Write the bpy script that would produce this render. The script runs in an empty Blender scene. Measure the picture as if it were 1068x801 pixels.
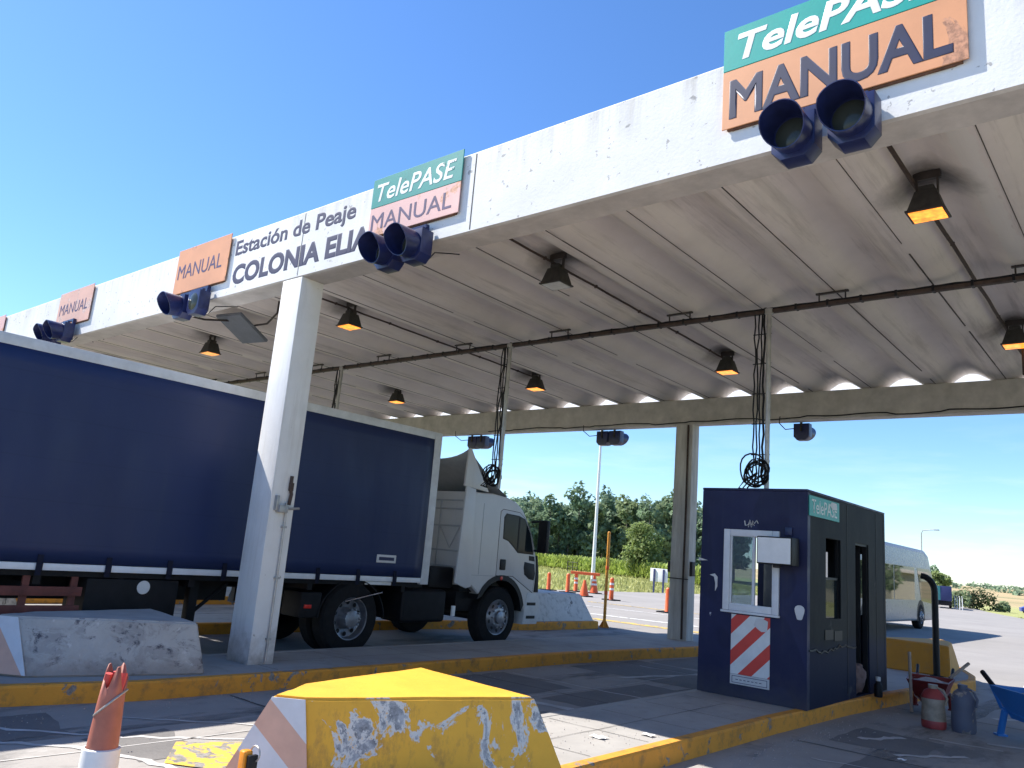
import bpy, bmesh, math, random
import numpy as np
from mathutils import Vector, Matrix
from mathutils import noise as mnoise

scene = bpy.context.scene
COL = scene.collection
rng = random.Random(7)
R = math.radians

# ------------------------------------------------------------------ camera
cam_d = bpy.data.cameras.new('camera')
cam = bpy.data.objects.new('camera', cam_d)
COL.objects.link(cam)
scene.camera = cam
cam_d.sensor_width = 36.0
cam_d.lens = 36.0 * 825.5 / 1068.0
cam_d.clip_start = 0.05
cam_d.clip_end = 6000
X_ = Vector((0.76610438, 0.07080662, 0.63880396))
Y_ = Vector((0.63746171, -0.21054193, -0.74115766))
Z_ = Vector((0.08201615, 0.97501719, -0.2064336))
cam.matrix_world = Matrix(((X_[0], X_[1], X_[2], 0), (Y_[0], Y_[1], Y_[2], 0), (Z_[0], Z_[1], Z_[2], 1.7), (0, 0, 0, 1)))

# ------------------------------------------------------------------ light
SUN_FROM = Vector((-0.83, -0.294, 1.0)).normalized()
SUN_EL = math.asin(SUN_FROM.z)
SUN_AZ = math.atan2(SUN_FROM.x, SUN_FROM.y)
sun_d = bpy.data.lights.new('sun', 'SUN')
sun_d.energy = 5.0
sun_d.angle = R(0.53)
sun_d.color = (1.0, 0.95, 0.87)
sun = bpy.data.objects.new('sun', sun_d)
COL.objects.link(sun)
sun.rotation_euler = (-SUN_FROM).to_track_quat('-Z', 'Y').to_euler()
sun.location = (-30, -10, 40)

world = bpy.data.worlds.new('World')
scene.world = world
world.use_nodes = True
wn, wl = world.node_tree.nodes, world.node_tree.links
bg = wn['Background']
sky = wn.new('ShaderNodeTexSky')
sky.sky_type = 'NISHITA'
sky.sun_disc = False
sky.sun_elevation = SUN_EL
sky.sun_rotation = SUN_AZ % (2 * math.pi)
sky.air_density = 1.0
sky.dust_density = 0.15
sky.ozone_density = 4.0
bg.inputs['Strength'].default_value = 0.105
# thin cloud band low over the horizon
tc = wn.new('ShaderNodeTexCoord')
sep = wn.new('ShaderNodeSeparateXYZ')
wl.new(tc.outputs['Generated'], sep.inputs[0])
mp = wn.new('ShaderNodeMapping')
mp.inputs['Scale'].default_value = (3.0, 3.0, 22.0)
wl.new(tc.outputs['Generated'], mp.inputs[0])
ns = wn.new('ShaderNodeTexNoise')
ns.inputs['Scale'].default_value = 1.7
ns.inputs['Detail'].default_value = 7
ns.inputs['Roughness'].default_value = 0.62
wl.new(mp.outputs[0], ns.inputs['Vector'])
cr = wn.new('ShaderNodeValToRGB')
cr.color_ramp.elements[0].position = 0.50
cr.color_ramp.elements[1].position = 0.72
wl.new(ns.outputs['Fac'], cr.inputs[0])
band = wn.new('ShaderNodeValToRGB')
e = band.color_ramp.elements
e[0].position = 0.0; e[0].color = (0.0, 0.0, 0.0, 1)
e[1].position = 0.22; e[1].color = (0, 0, 0, 1)
e2 = e.new(0.045); e2.color = (0.35, 0.35, 0.35, 1)
e3 = e.new(0.11); e3.color = (0.15, 0.15, 0.15, 1)
wl.new(sep.outputs['Z'], band.inputs[0])
mul = wn.new('ShaderNodeMath'); mul.operation = 'MULTIPLY'
wl.new(cr.outputs[0], mul.inputs[0]); wl.new(band.outputs[0], mul.inputs[1])
mixw = wn.new('ShaderNodeMix'); mixw.data_type = 'RGBA'
wl.new(mul.outputs[0], mixw.inputs[0])
hs_ = wn.new('ShaderNodeHueSaturation'); hs_.inputs['Saturation'].default_value = 1.12
wl.new(sky.outputs[0], hs_.inputs['Color'])
wb = wn.new('ShaderNodeMix'); wb.data_type = 'RGBA'; wb.blend_type = 'MULTIPLY'; wb.inputs[0].default_value = 1.0   # cool white balance of the sky
wl.new(hs_.outputs[0], wb.inputs[6]); wb.inputs[7].default_value = (0.90, 0.98, 1.12, 1)
wl.new(wb.outputs[2], mixw.inputs[6])
mixw.inputs[7].default_value = (6.5, 6.9, 7.6, 1)
wl.new(mixw.outputs[2], bg.inputs['Color'])

vs = scene.view_settings
vs.view_transform = 'Standard'
vs.look = 'None'
vs.exposure = 1.0
vs.gamma = 1.0
vs.use_curve_mapping = False
scene.cycles.max_bounces = 10
scene.cycles.diffuse_bounces = 6
scene.cycles.use_denoising = True

# ------------------------------------------------------------------ materials
def lin(r, g, b):
    f = lambda c: (c / 255 / 12.92) if c / 255 <= 0.04045 else ((c / 255 + 0.055) / 1.055) ** 2.4
    return (f(r), f(g), f(b))

class NT:
    """small node helper for one material"""
    def __init__(self, name, rough=0.6, metal=0.0, spec=None):
        self.m = bpy.data.materials.new(name)
        self.m.use_nodes = True
        self.n = self.m.node_tree.nodes
        self.l = self.m.node_tree.links
        self.b = self.n['Principled BSDF']
        self.b.inputs['Roughness'].default_value = rough
        self.b.inputs['Metallic'].default_value = metal
        if spec is not None:
            self.b.inputs['Specular IOR Level'].default_value = spec
        self.tc = self.n.new('ShaderNodeTexCoord')
    def vec(self, scale=(1, 1, 1), rot=(0, 0, 0), src='Object'):
        m = self.n.new('ShaderNodeMapping')
        m.inputs['Scale'].default_value = scale
        m.inputs['Rotation'].default_value = rot
        self.l.new(self.tc.outputs[src], m.inputs[0])
        return m.outputs[0]
    def noise(self, scale, detail=5, rough=0.6, vec=None, dist=0.0):
        t = self.n.new('ShaderNodeTexNoise')
        t.inputs['Scale'].default_value = scale
        t.inputs['Detail'].default_value = detail
        t.inputs['Roughness'].default_value = rough
        t.inputs['Distortion'].default_value = dist
        self.l.new(vec if vec is not None else self.tc.outputs['Object'], t.inputs['Vector'])
        return t.outputs['Fac']
    def ramp(self, fac, p0, p1, c0=(0, 0, 0), c1=(1, 1, 1)):
        r = self.n.new('ShaderNodeValToRGB')
        r.color_ramp.elements[0].position = p0
        r.color_ramp.elements[1].position = p1
        r.color_ramp.elements[0].color = (*c0, 1)
        r.color_ramp.elements[1].color = (*c1, 1)
        self.l.new(fac, r.inputs[0])
        return r.outputs[0]
    def mix(self, fac, a, b):
        m = self.n.new('ShaderNodeMix'); m.data_type = 'RGBA'
        for s, v in ((0, fac), (6, a), (7, b)):
            if hasattr(v, 'is_linked'):
                self.l.new(v, m.inputs[s])
            elif s == 0:
                m.inputs[0].default_value = v
            else:
                m.inputs[s].default_value = (*v, 1)
        return m.outputs[2]
    def math(self, op, a, b=0.0):
        m = self.n.new('ShaderNodeMath'); m.operation = op
        for s, v in ((0, a), (1, b)):
            if hasattr(v, 'is_linked'):
                self.l.new(v, m.inputs[s])
            else:
                m.inputs[s].default_value = v
        return m.outputs[0]
    def color(self, c):
        if hasattr(c, 'is_linked'):
            self.l.new(c, self.b.inputs['Base Color'])
        else:
            self.b.inputs['Base Color'].default_value = (*c, 1)
    def bump(self, h, strength=0.3, dist=0.02):
        b = self.n.new('ShaderNodeBump')
        b.inputs['Strength'].default_value = strength
        b.inputs['Distance'].default_value = dist
        self.l.new(h, b.inputs['Height'])
        self.l.new(b.outputs[0], self.b.inputs['Normal'])

def sc(c, k): return tuple(min(1, v * k) for v in c)

def plain(name, c, rough=0.55, metal=0.0, var=0.25, scale=6.0, bump=0.0, spec=None):
    t = NT(name, rough, metal, spec)
    f = t.ramp(t.noise(scale, 6, 0.65), 0.3, 0.7)
    t.color(t.mix(f, sc(c, 1 - var), sc(c, 1 + var * 0.5)))
    if bump:
        t.bump(t.noise(scale * 6, 4), bump, 0.01)
    return t.m

def peel(name, paint, under, thr=0.62, scale=4.0, rough=0.6, dirt=None, dirt_amt=0.35, sides=False, bump=0.3):
    t = NT(name, rough)
    v = t.ramp(t.noise(2.2, 5), 0.3, 0.75)
    base = t.mix(v, sc(paint, 0.84), paint)
    if dirt:
        d = t.ramp(t.noise(7.5, 8, 0.7), 0.50, 0.72)
        base = t.mix(t.math('MULTIPLY', d, dirt_amt), base, dirt)
    u = t.mix(t.ramp(t.noise(22, 6, 0.7), 0.4, 0.62), under, sc(under, 0.5))
    mask = t.ramp(t.noise(scale, 9, 0.66, dist=0.5), thr, thr + 0.025)
    if sides:
        ge = t.n.new('ShaderNodeNewGeometry'); sn = t.n.new('ShaderNodeSeparateXYZ'); t.l.new(ge.outputs['True Normal'], sn.inputs[0])
        mask = t.math('MULTIPLY', mask, t.ramp(sn.outputs['Z'], 0.6, 0.8, (1, 1, 1), (0, 0, 0)))
    t.color(t.mix(mask, base, u))
    t.bump(t.math('SUBTRACT', t.noise(30, 5), mask), bump, 0.008)
    return t.m

def metal_paint(name, c, rough=0.35, var=0.15):
    t = NT(name, rough)
    f = t.ramp(t.noise(3, 5), 0.3, 0.7)
    t.color(t.mix(f, sc(c, 1 - var), c))
    t.l.new(t.ramp(t.noise(8, 6), 0.2, 0.9, (rough * 0.7,) * 3, (min(1, rough * 1.5),) * 3), t.b.inputs['Roughness'])
    return t.m

def emit(name, c, strength, base=(0.8, 0.6, 0.3)):
    t = NT(name, 0.3)
    t.color(base)
    t.b.inputs['Emission Color'].default_value = (*c, 1)
    f = t.ramp(t.noise(14, 4), 0.3, 0.75, (0.35,) * 3, (1.3,) * 3)
    s = t.math('MULTIPLY', f, strength)
    t.l.new(s, t.b.inputs['Emission Strength'])
    return t.m

def glass_dark(name, c=(0.02, 0.03, 0.035), rough=0.05, spec=0.3):
    t = NT(name, rough, 0.0, spec)
    t.color(t.mix(t.ramp(t.noise(1.2, 3), 0.35, 0.7), c, sc(c, 1.8)))
    return t.m

def glass_clear(name, tint=(0.75, 0.85, 0.9), alpha=0.65):
    m = bpy.data.materials.new(name); m.use_nodes = True
    n, l = m.node_tree.nodes, m.node_tree.links
    n.remove(n['Principled BSDF'])
    tr = n.new('ShaderNodeBsdfTransparent'); tr.inputs[0].default_value = (*tint, 1)
    gl = n.new('ShaderNodeBsdfGlossy'); gl.inputs['Roughness'].default_value = 0.05
    mx = n.new('ShaderNodeMixShader')
    fr = n.new('ShaderNodeFresnel'); fr.inputs[0].default_value = 1.5
    ad = n.new('ShaderNodeMath'); ad.operation = 'ADD'; ad.inputs[1].default_value = 1 - alpha
    l.new(fr.outputs[0], ad.inputs[0])
    l.new(ad.outputs[0], mx.inputs[0]); l.new(tr.outputs[0], mx.inputs[1]); l.new(gl.outputs[0], mx.inputs[2])
    l.new(mx.outputs[0], n['Material Output'].inputs[0])
    return m

M = {}
# whitewashed concrete fascia
t = NT('fascia_paint', 0.75)
v = t.ramp(t.noise(1.6, 6), 0.3, 0.7)
c = t.mix(v, (0.64, 0.64, 0.64), (0.75, 0.75, 0.74))
streak = t.ramp(t.noise(1.0, 6, 0.7, t.vec((5, 5, 0.35))), 0.48, 0.70)
sz = t.n.new('ShaderNodeSeparateXYZ'); t.l.new(t.tc.outputs['Object'], sz.inputs[0])
topm = t.ramp(sz.outputs['Z'], 0.45, 0.93, (0.12,) * 3, (1, 1, 1))
c = t.mix(t.math('MULTIPLY', streak, t.math('MULTIPLY', topm, 0.6)), c, (0.33, 0.30, 0.26))
spots = t.ramp(t.noise(15, 3, 0.55), 0.665, 0.70)
c = t.mix(t.math('MULTIPLY', spots, 0.7), c, (0.25, 0.24, 0.23))
big = t.ramp(t.noise(2.6, 4, 0.5, t.vec((1, 1, 1), (0.3, 0.1, 0))), 0.74, 0.755)
c = t.mix(big, c, (0.30, 0.30, 0.30))
t.color(c)
t.bump(t.noise(35, 6), 0.25, 0.008)
M['fascia'] = t.m
# beam soffits and bare concrete
M['beam'] = plain('beam_concrete', (0.52, 0.485, 0.45), 0.85, var=0.25, scale=3.0, bump=0.25)
# fibre cement roof sheets, stained
t = NT('roof_sheet', 0.85)
v = t.ramp(t.noise(0.9, 7, 0.65), 0.3, 0.7)
c = t.mix(v, (0.66, 0.595, 0.54), (0.78, 0.71, 0.65))
sx = t.n.new('ShaderNodeSeparateXYZ'); t.l.new(t.tc.outputs['Object'], sx.inputs[0])
st = t.ramp(t.noise(1.0, 6, 0.7, t.vec((7, 0.35, 1))), 0.52, 0.72)
c = t.mix(t.math('MULTIPLY', st, 0.5), c, (0.24, 0.20, 0.17))
pale = t.ramp(t.noise(1.1, 8, 0.7, t.vec((1.6, 0.4, 1))), 0.60, 0.64)
c = t.mix(t.math('MULTIPLY', pale, 0.35), c, (0.62, 0.58, 0.52))
rx = t.math('ABSOLUTE', t.math('ADD', sx.outputs['X'], 1.24))
rx = t.math('ADD', rx, t.math('MULTIPLY', t.math('SUBTRACT', t.noise(6, 6), 0.5), 0.12))
pr = t.math('MULTIPLY', t.ramp(rx, 0.085, 0.10, (1, 1, 1), (0, 0, 0)), t.ramp(t.math('ADD', t.math('MULTIPLY', sx.outputs['Y'], 0.1), t.math('MULTIPLY', t.noise(3, 5), 0.35)), 1.05, 1.12, (1, 1, 1), (0, 0, 0)))
c = t.mix(t.math('MULTIPLY', pr, 0.8), c, (0.72, 0.68, 0.62))
# soot above the lamps (lamps hang on a 4.47 m grid, at two depths)
fx = t.math('ABSOLUTE', t.math('SUBTRACT', t.math('FRACT', t.math('MULTIPLY', t.math('ADD', sx.outputs['X'], 1.68 + 4.47 * 20 + 2.235), 1 / 4.47)), 0.5))
dx = t.math('MULTIPLY', fx, 4.47)
def soot(y):
    dy = t.math('SUBTRACT', sx.outputs['Y'], y)
    d = t.math('SQRT', t.math('ADD', t.math('MULTIPLY', dx, dx), t.math('MULTIPLY', dy, dy)))
    d = t.math('ADD', d, t.math('MULTIPLY', t.math('SUBTRACT', t.noise(4, 4), 0.5), 0.3))
    return t.ramp(d, 0.12, 0.5, (1, 1, 1), (0, 0, 0))
s_ = t.math('MAXIMUM', soot(7.95), soot(13.05))
c = t.mix(t.math('MULTIPLY', s_, 0.85), c, (0.03, 0.025, 0.02))
t.color(c)
t.bump(t.noise(20, 5), 0.2, 0.008)
M['roof'] = t.m
M['seam'] = plain('roof_joint', (0.085, 0.07, 0.06), 0.9, var=0.4)
t = NT('column_paint', 0.72)
v = t.ramp(t.noise(1.6, 6, 0.65), 0.3, 0.7)
c = t.mix(v, (0.66, 0.65, 0.63), (0.76, 0.755, 0.74))
st = t.ramp(t.noise(1.0, 7, 0.7, t.vec((6, 6, 0.45))), 0.52, 0.72)
c = t.mix(t.math('MULTIPLY', st, 0.45), c, (0.42, 0.38, 0.33))
sz_ = t.n.new('ShaderNodeSeparateXYZ'); t.l.new(t.tc.outputs['Object'], sz_.inputs[0])
gb = t.ramp(t.math('ADD', sz_.outputs['Z'], t.math('MULTIPLY', t.noise(5, 7, 0.7), 0.9)), 0.55, 1.05, (1, 1, 1), (0, 0, 0))
c = t.mix(t.math('MULTIPLY', gb, 0.75), c, (0.20, 0.15, 0.11))
ch_ = t.ramp(t.noise(9, 5, 0.6), 0.70, 0.72)
c = t.mix(ch_, c, (0.30, 0.27, 0.24))
t.color(c); t.bump(t.noise(28, 6), 0.25, 0.008)
M['column'] = t.m
# column with more grime
t = NT('old_column', 0.85)
v = t.ramp(t.noise(1.5, 7, 0.7, t.vec((4, 4, 0.5))), 0.3, 0.7)
c = t.mix(v, (0.34, 0.32, 0.295), (0.66, 0.64, 0.60))
t.color(c); t.bump(t.noise(25, 5), 0.3, 0.01)
M['old_column'] = t.m
# pavements
t = NT('plaza_asphalt', 0.88)
v = t.ramp(t.noise(0.22, 8, 0.7), 0.32, 0.7)
c = t.mix(v, (0.215, 0.198, 0.182), (0.30, 0.278, 0.255))
w = t.ramp(t.noise(0.9, 8, 0.72, t.vec((1.0, 0.22, 1))), 0.5, 0.72)
c = t.mix(t.math('MULTIPLY', w, 0.35), c, (0.16, 0.15, 0.145))
g = t.ramp(t.noise(60, 4, 0.7), 0.35, 0.7)
c = t.mix(t.math('MULTIPLY', g, 0.35), c, (0.34, 0.32, 0.30))
oil = t.ramp(t.noise(1.3, 5, 0.6), 0.66, 0.76)
c = t.mix(t.math('MULTIPLY', oil, 0.6), c, (0.085, 0.08, 0.078))
t.color(c); t.bump(t.noise(90, 4, 0.7), 0.35, 0.006)
M['asphalt'] = t.m
t = NT('lane_concrete', 0.88)
v = t.ramp(t.noise(0.5, 8, 0.72), 0.32, 0.68)
c = t.mix(v, (0.245, 0.228, 0.21), (0.36, 0.335, 0.31))
oil = t.ramp(t.noise(0.8, 7, 0.68, t.vec((1.0, 0.45, 1))), 0.53, 0.62)
c = t.mix(t.math('MULTIPLY', oil, 0.75), c, (0.085, 0.083, 0.085))
pale = t.ramp(t.noise(1.6, 8, 0.7, t.vec((1, 0.4, 1))), 0.64, 0.70)
c = t.mix(t.math('MULTIPLY', pale, 0.6), c, (0.48, 0.46, 0.44))
g = t.ramp(t.noise(70, 4, 0.7), 0.35, 0.7)
c = t.mix(t.math('MULTIPLY', g, 0.3), c, (0.36, 0.34, 0.32))
t.color(c); t.bump(t.noise(80, 4, 0.7), 0.35, 0.006)
M['lane'] = t.m
t = NT('island_concrete', 0.85)
v = t.ramp(t.noise(0.8, 8, 0.7), 0.3, 0.7)
c = t.mix(v, (0.27, 0.255, 0.24), (0.40, 0.38, 0.355))
d = t.ramp(t.noise(3, 7, 0.7), 0.55, 0.7)
c = t.mix(t.math('MULTIPLY', d, 0.4), c, (0.15, 0.145, 0.14))
t.color(c); t.bump(t.noise(60, 5), 0.25, 0.006)
M['island'] = t.m
t = NT('tyre_mark', 0.85)
m_ = t.ramp(t.noise(1.1, 8, 0.75, t.vec((2.5, 0.5, 1))), 0.42, 0.62)
t.color(t.mix(t.ramp(t.noise(50, 4, 0.7), 0.35, 0.7), (0.10, 0.095, 0.09), (0.17, 0.16, 0.15)))
t.l.new(t.math('MULTIPLY', m_, 0.55), t.b.inputs['Alpha'])
M['tyre_mark'] = t.m
M['crack'] = plain('crack_sealer', (0.52, 0.50, 0.48), 0.8, var=0.3, scale=4)
M['joint'] = plain('dark_joint', (0.06, 0.057, 0.055), 0.9)
M['road_yellow'] = peel('worn_road_yellow', (0.70, 0.46, 0.06), (0.28, 0.26, 0.24), 0.50, 7, 0.8)
M['road_white'] = peel('worn_road_white', (0.62, 0.61, 0.58), (0.28, 0.26, 0.24), 0.55, 5, 0.8)
M['kerb'] = peel('kerb_yellow', (0.74, 0.31, 0.03), (0.27, 0.24, 0.21), 0.60, 4.0, 0.75, (0.10, 0.075, 0.05), 0.65)
t = NT('chipped_yellow_paint', 0.6)
v = t.ramp(t.noise(1.8, 6, 0.65), 0.3, 0.75)
c = t.mix(v, (0.66, 0.33, 0.025), (0.84, 0.44, 0.035))
ge = t.n.new('ShaderNodeNewGeometry'); sn = t.n.new('ShaderNodeSeparateXYZ'); t.l.new(ge.outputs['True Normal'], sn.inputs[0])
side = t.ramp(sn.outputs['Z'], 0.6, 0.8, (1, 1, 1), (0, 0, 0))
sc_ = t.ramp(t.noise(5.0, 8, 0.72, t.vec((1, 1, 0.5))), 0.55, 0.68)
c = t.mix(t.math('MULTIPLY', t.math('MULTIPLY', sc_, side), 0.55), c, (0.20, 0.11, 0.05))
smz = t.n.new('ShaderNodeSeparateXYZ'); t.l.new(t.tc.outputs['Object'], smz.inputs[0])
bandz = t.math('SUBTRACT', 1.0, t.math('MULTIPLY', t.math('ABSOLUTE', t.math('SUBTRACT', smz.outputs['Z'], 0.36)), 3.2))
wear = t.math('ADD', t.noise(2.3, 9, 0.68, dist=0.7), t.math('MULTIPLY', bandz, 0.06))
rim_ = t.ramp(wear, 0.600, 0.612)
core = t.ramp(t.math('ADD', wear, t.math('MULTIPLY', t.math('SUBTRACT', t.noise(18, 6, 0.7), 0.5), 0.14)), 0.635, 0.655)
u = t.mix(core, (0.62, 0.60, 0.57), t.mix(t.ramp(t.noise(14, 7, 0.75), 0.4, 0.62), (0.40, 0.41, 0.43), (0.15, 0.155, 0.17)))
c = t.mix(t.math('MULTIPLY', rim_, side), c, u)
fine = t.ramp(t.noise(16, 6, 0.7), 0.71, 0.73)
c = t.mix(t.math('MULTIPLY', fine, side), c, (0.34, 0.33, 0.33))
t.color(c); t.bump(t.math('SUBTRACT', t.noise(24, 6, 0.7), t.math('MULTIPLY', rim_, side)), 0.4, 0.012)
M['block_yellow'] = t.m
M['block_rear_yellow'] = peel('dusty_yellow_paint', (0.60, 0.29, 0.04), (0.36, 0.28, 0.19), 0.70, 3.0, 0.75, (0.30, 0.20, 0.12), 0.4)
t = NT('chipped_grey_paint', 0.85)
v = t.ramp(t.noise(2.2, 7, 0.7), 0.3, 0.7)
c = t.mix(v, (0.33, 0.31, 0.29), (0.47, 0.45, 0.42))
ge = t.n.new('ShaderNodeNewGeometry'); sn = t.n.new('ShaderNodeSeparateXYZ'); t.l.new(ge.outputs['True Normal'], sn.inputs[0])
side = t.ramp(sn.outputs['Z'], 0.6, 0.8, (1, 1, 1), (0, 0, 0))
w1 = t.ramp(t.noise(3.0, 9, 0.72, t.vec((1, 1, 1.6)), 0.6), 0.50, 0.56)
w2 = t.ramp(t.noise(9.0, 8, 0.72), 0.52, 0.62)
c = t.mix(t.math('MULTIPLY', t.math('MULTIPLY', w1, side), t.math('ADD', t.math('MULTIPLY', w2, 0.75), 0.25)), c, (0.085, 0.08, 0.095))
w3 = t.ramp(t.noise(6.0, 8, 0.7), 0.60, 0.64)
c = t.mix(t.math('MULTIPLY', t.math('MULTIPLY', w3, side), 0.6), c, (0.60, 0.58, 0.56))
smz = t.n.new('ShaderNodeSeparateXYZ'); t.l.new(t.tc.outputs['Object'], smz.inputs[0])
foot = t.ramp(t.math('ADD', smz.outputs['Z'], t.math('MULTIPLY', t.noise(6, 6, 0.7), 0.35)), 0.22, 0.36, (1, 1, 1), (0, 0, 0))
c = t.mix(t.math('MULTIPLY', foot, 0.6), c, (0.24, 0.20, 0.17))
t.color(c); t.bump(t.noise(22, 7, 0.7), 0.45, 0.012)
M['block_grey'] = t.m
M['block_white'] = peel('dirty_white_paint', (0.66, 0.66, 0.64), (0.25, 0.25, 0.25), 0.62, 2.2, 0.8, (0.20, 0.21, 0.21), 0.75)
def stripes(name, a, b, coef, period, off=0.0, duty=0.5, rough=0.5, worn=0.0, under=(0.4, 0.4, 0.4)):
    t = NT(name, rough)
    s = t.n.new('ShaderNodeSeparateXYZ'); t.l.new(t.tc.outputs['Object'], s.inputs[0])
    u = t.math('ADD', t.math('ADD', t.math('MULTIPLY', s.outputs['X'], coef[0]), t.math('MULTIPLY', s.outputs['Y'], coef[1])), t.math('MULTIPLY', s.outputs['Z'], coef[2]))
    f = t.math('FRACT', t.math('ADD', t.math('DIVIDE', u, period), off + 50))
    k = t.math('GREATER_THAN', f, duty)
    n = t.ramp(t.noise(6, 6), 0.3, 0.7)
    ca = t.mix(n, sc(a, 0.85), a); cb = t.mix(n, sc(b, 0.85), b)
    c = t.mix(k, ca, cb)
    if worn:
        c = t.mix(t.ramp(t.noise(9, 8, 0.7), worn, worn + 0.03), c, under)
    t.color(c)
    return t.m
M['nose'] = stripes('nose_stripes', (0.66, 0.40, 0.30), (0.66, 0.67, 0.70), (0.9, 0.35, 1.0), 0.46, 0.72, 0.5, 0.6, 0.70)
M['warn'] = stripes('red_white_stripes', (0.70, 0.06, 0.045), (0.78, 0.78, 0.76), (-1.0, 0, 1.0), 0.37, 0.32, 0.48, 0.4, 0.72, (0.6, 0.6, 0.58))
M['white'] = plain('white_paint', (0.78, 0.78, 0.77), 0.45, var=0.08)
M['label_white'] = plain('label_white', (0.62, 0.61, 0.60), 0.5, var=0.12)
M['navy'] = plain('navy_enamel', (0.016, 0.024, 0.11), 0.4, var=0.35, scale=5)
M['signal_navy'] = plain('signal_navy', (0.014, 0.022, 0.095), 0.35, var=0.4, scale=8)
M['black'] = plain('black_paint', (0.012, 0.012, 0.014), 0.5, var=0.3, spec=0.25)
M['rubber'] = plain('rubber', (0.013, 0.013, 0.014), 0.85, var=0.3, scale=12, bump=0.2, spec=0.2)
M['dark_metal'] = plain('dark_metal', (0.045, 0.036, 0.032), 0.6, 0.2, var=0.4)
M['brown_metal'] = plain('brown_metal', (0.060, 0.037, 0.028), 0.75, 0.0, var=0.5, scale=14)
M['lamp_body'] = plain('lamp_body', (0.045, 0.042, 0.038), 0.6, 0.2, var=0.5, scale=10)
M['steel'] = plain('galvanised_steel', (0.42, 0.41, 0.40), 0.45, 0.6, var=0.25)
M['alu'] = plain('white_aluminium', (0.70, 0.71, 0.73), 0.35, 0.0, var=0.1)
M['chrome'] = plain('bright_metal', (0.72, 0.72, 0.74), 0.22, 1.0, var=0.15)
M['sign_green'] = peel('sign_green', (0.004, 0.36, 0.31), (0.01, 0.27, 0.24), 0.66, 2.5, 0.45, bump=0.05)
M['sign_green_old'] = peel('faded_sign_green', (0.010, 0.27, 0.24), (0.02, 0.19, 0.17), 0.62, 3, 0.5, bump=0.05)
M['sign_orange'] = peel('sign_orange', (0.72, 0.33, 0.16), (0.62, 0.30, 0.17), 0.60, 2, 0.5, bump=0.05)
M['sign_pink'] = peel('sun_faded_sign', (0.76, 0.46, 0.42), (0.72, 0.36, 0.22), 0.55, 1.7, 0.55, bump=0.05)
M['sign_peach'] = peel('pale_faded_sign', (0.74, 0.43, 0.33), (0.76, 0.52, 0.44), 0.52, 1.7, 0.55, bump=0.05)
M['rust'] = plain('rusty_steel', (0.16, 0.075, 0.04), 0.85, 0.1, var=0.5, scale=9)
M['letter_navy'] = plain('letter_navy', (0.010, 0.016, 0.062), 0.55, var=0.25)
M['letter_grey'] = peel('letter_blue_grey', (0.030, 0.036, 0.095), (0.5, 0.5, 0.5), 0.72, 8, 0.7, bump=0.05)
M['letter_purple'] = plain('letter_purple', (0.07, 0.05, 0.13), 0.6, var=0.3)
M['letter_white'] = plain('letter_white', (0.80, 0.81, 0.80), 0.5, var=0.08)
M['letter_white_worn'] = peel('letter_white_worn', (0.78, 0.79, 0.77), (0.10, 0.30, 0.27), 0.60, 9, 0.5, bump=0.05)
M['lens'] = glass_dark('signal_lens', (0.03, 0.035, 0.03), 0.15)
M['lamp_lit'] = emit('sodium_lamp', (1.0, 0.27, 0.025), 1.35, (0.3, 0.15, 0.05))
M['lamp_dim'] = emit('sodium_lamp_side', (1.0, 0.32, 0.07), 0.7, (0.3, 0.15, 0.05))
M['lamp_off'] = plain('lamp_glass', (0.36, 0.37, 0.33), 0.2, var=0.2)
# booth
t = NT('booth_navy', 0.5, spec=0.3)
v = t.ramp(t.noise(1.4, 5), 0.35, 0.65)
c = t.mix(v, (0.014, 0.018, 0.060), (0.020, 0.025, 0.080))
p_ = t.ramp(t.noise(1.8, 1, 0.3, t.vec((1, 1, 0.7))), 0.52, 0.54)
c = t.mix(t.math('MULTIPLY', p_, 0.55), c, (0.010, 0.013, 0.046))
ch = t.ramp(t.noise(7, 5, 0.6), 0.735, 0.745)
c = t.mix(ch, c, (0.45, 0.45, 0.5))
bz = t.n.new('ShaderNodeSeparateXYZ'); t.l.new(t.tc.outputs['Object'], bz.inputs[0])
spl = t.ramp(t.math('ADD', bz.outputs['Z'], t.math('MULTIPLY', t.noise(4, 8, 0.72), 0.55)), 0.28, 0.62, (1, 1, 1), (0, 0, 0))
c = t.mix(t.math('MULTIPLY', spl, 0.55), c, (0.075, 0.070, 0.070))
run = t.ramp(t.noise(1.0, 6, 0.7, t.vec((8, 8, 0.5))), 0.56, 0.74)
c = t.mix(t.math('MULTIPLY', run, 0.3), c, (0.055, 0.058, 0.085))
t.color(c); t.bump(t.math('ADD', t.noise(9, 5), t.math('MULTIPLY', t.noise(1.6, 3), 2.5)), 0.22, 0.012)
t.l.new(t.ramp(t.noise(3, 7, 0.7), 0.3, 0.7, (0.38,) * 3, (0.7,) * 3), t.b.inputs['Roughness'])
M['booth'] = t.m
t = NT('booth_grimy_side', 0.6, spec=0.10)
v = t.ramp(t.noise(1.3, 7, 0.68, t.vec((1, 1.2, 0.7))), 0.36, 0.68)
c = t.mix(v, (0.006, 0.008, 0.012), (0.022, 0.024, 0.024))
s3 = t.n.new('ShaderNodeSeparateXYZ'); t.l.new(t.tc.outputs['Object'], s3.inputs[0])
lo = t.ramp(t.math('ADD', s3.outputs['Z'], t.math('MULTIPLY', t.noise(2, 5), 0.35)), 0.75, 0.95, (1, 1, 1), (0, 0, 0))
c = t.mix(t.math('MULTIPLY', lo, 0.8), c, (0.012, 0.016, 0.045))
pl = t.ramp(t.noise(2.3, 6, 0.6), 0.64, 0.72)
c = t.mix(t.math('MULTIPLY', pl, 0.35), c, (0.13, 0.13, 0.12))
t.color(c); t.bump(t.noise(7, 6), 0.2, 0.01)
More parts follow.
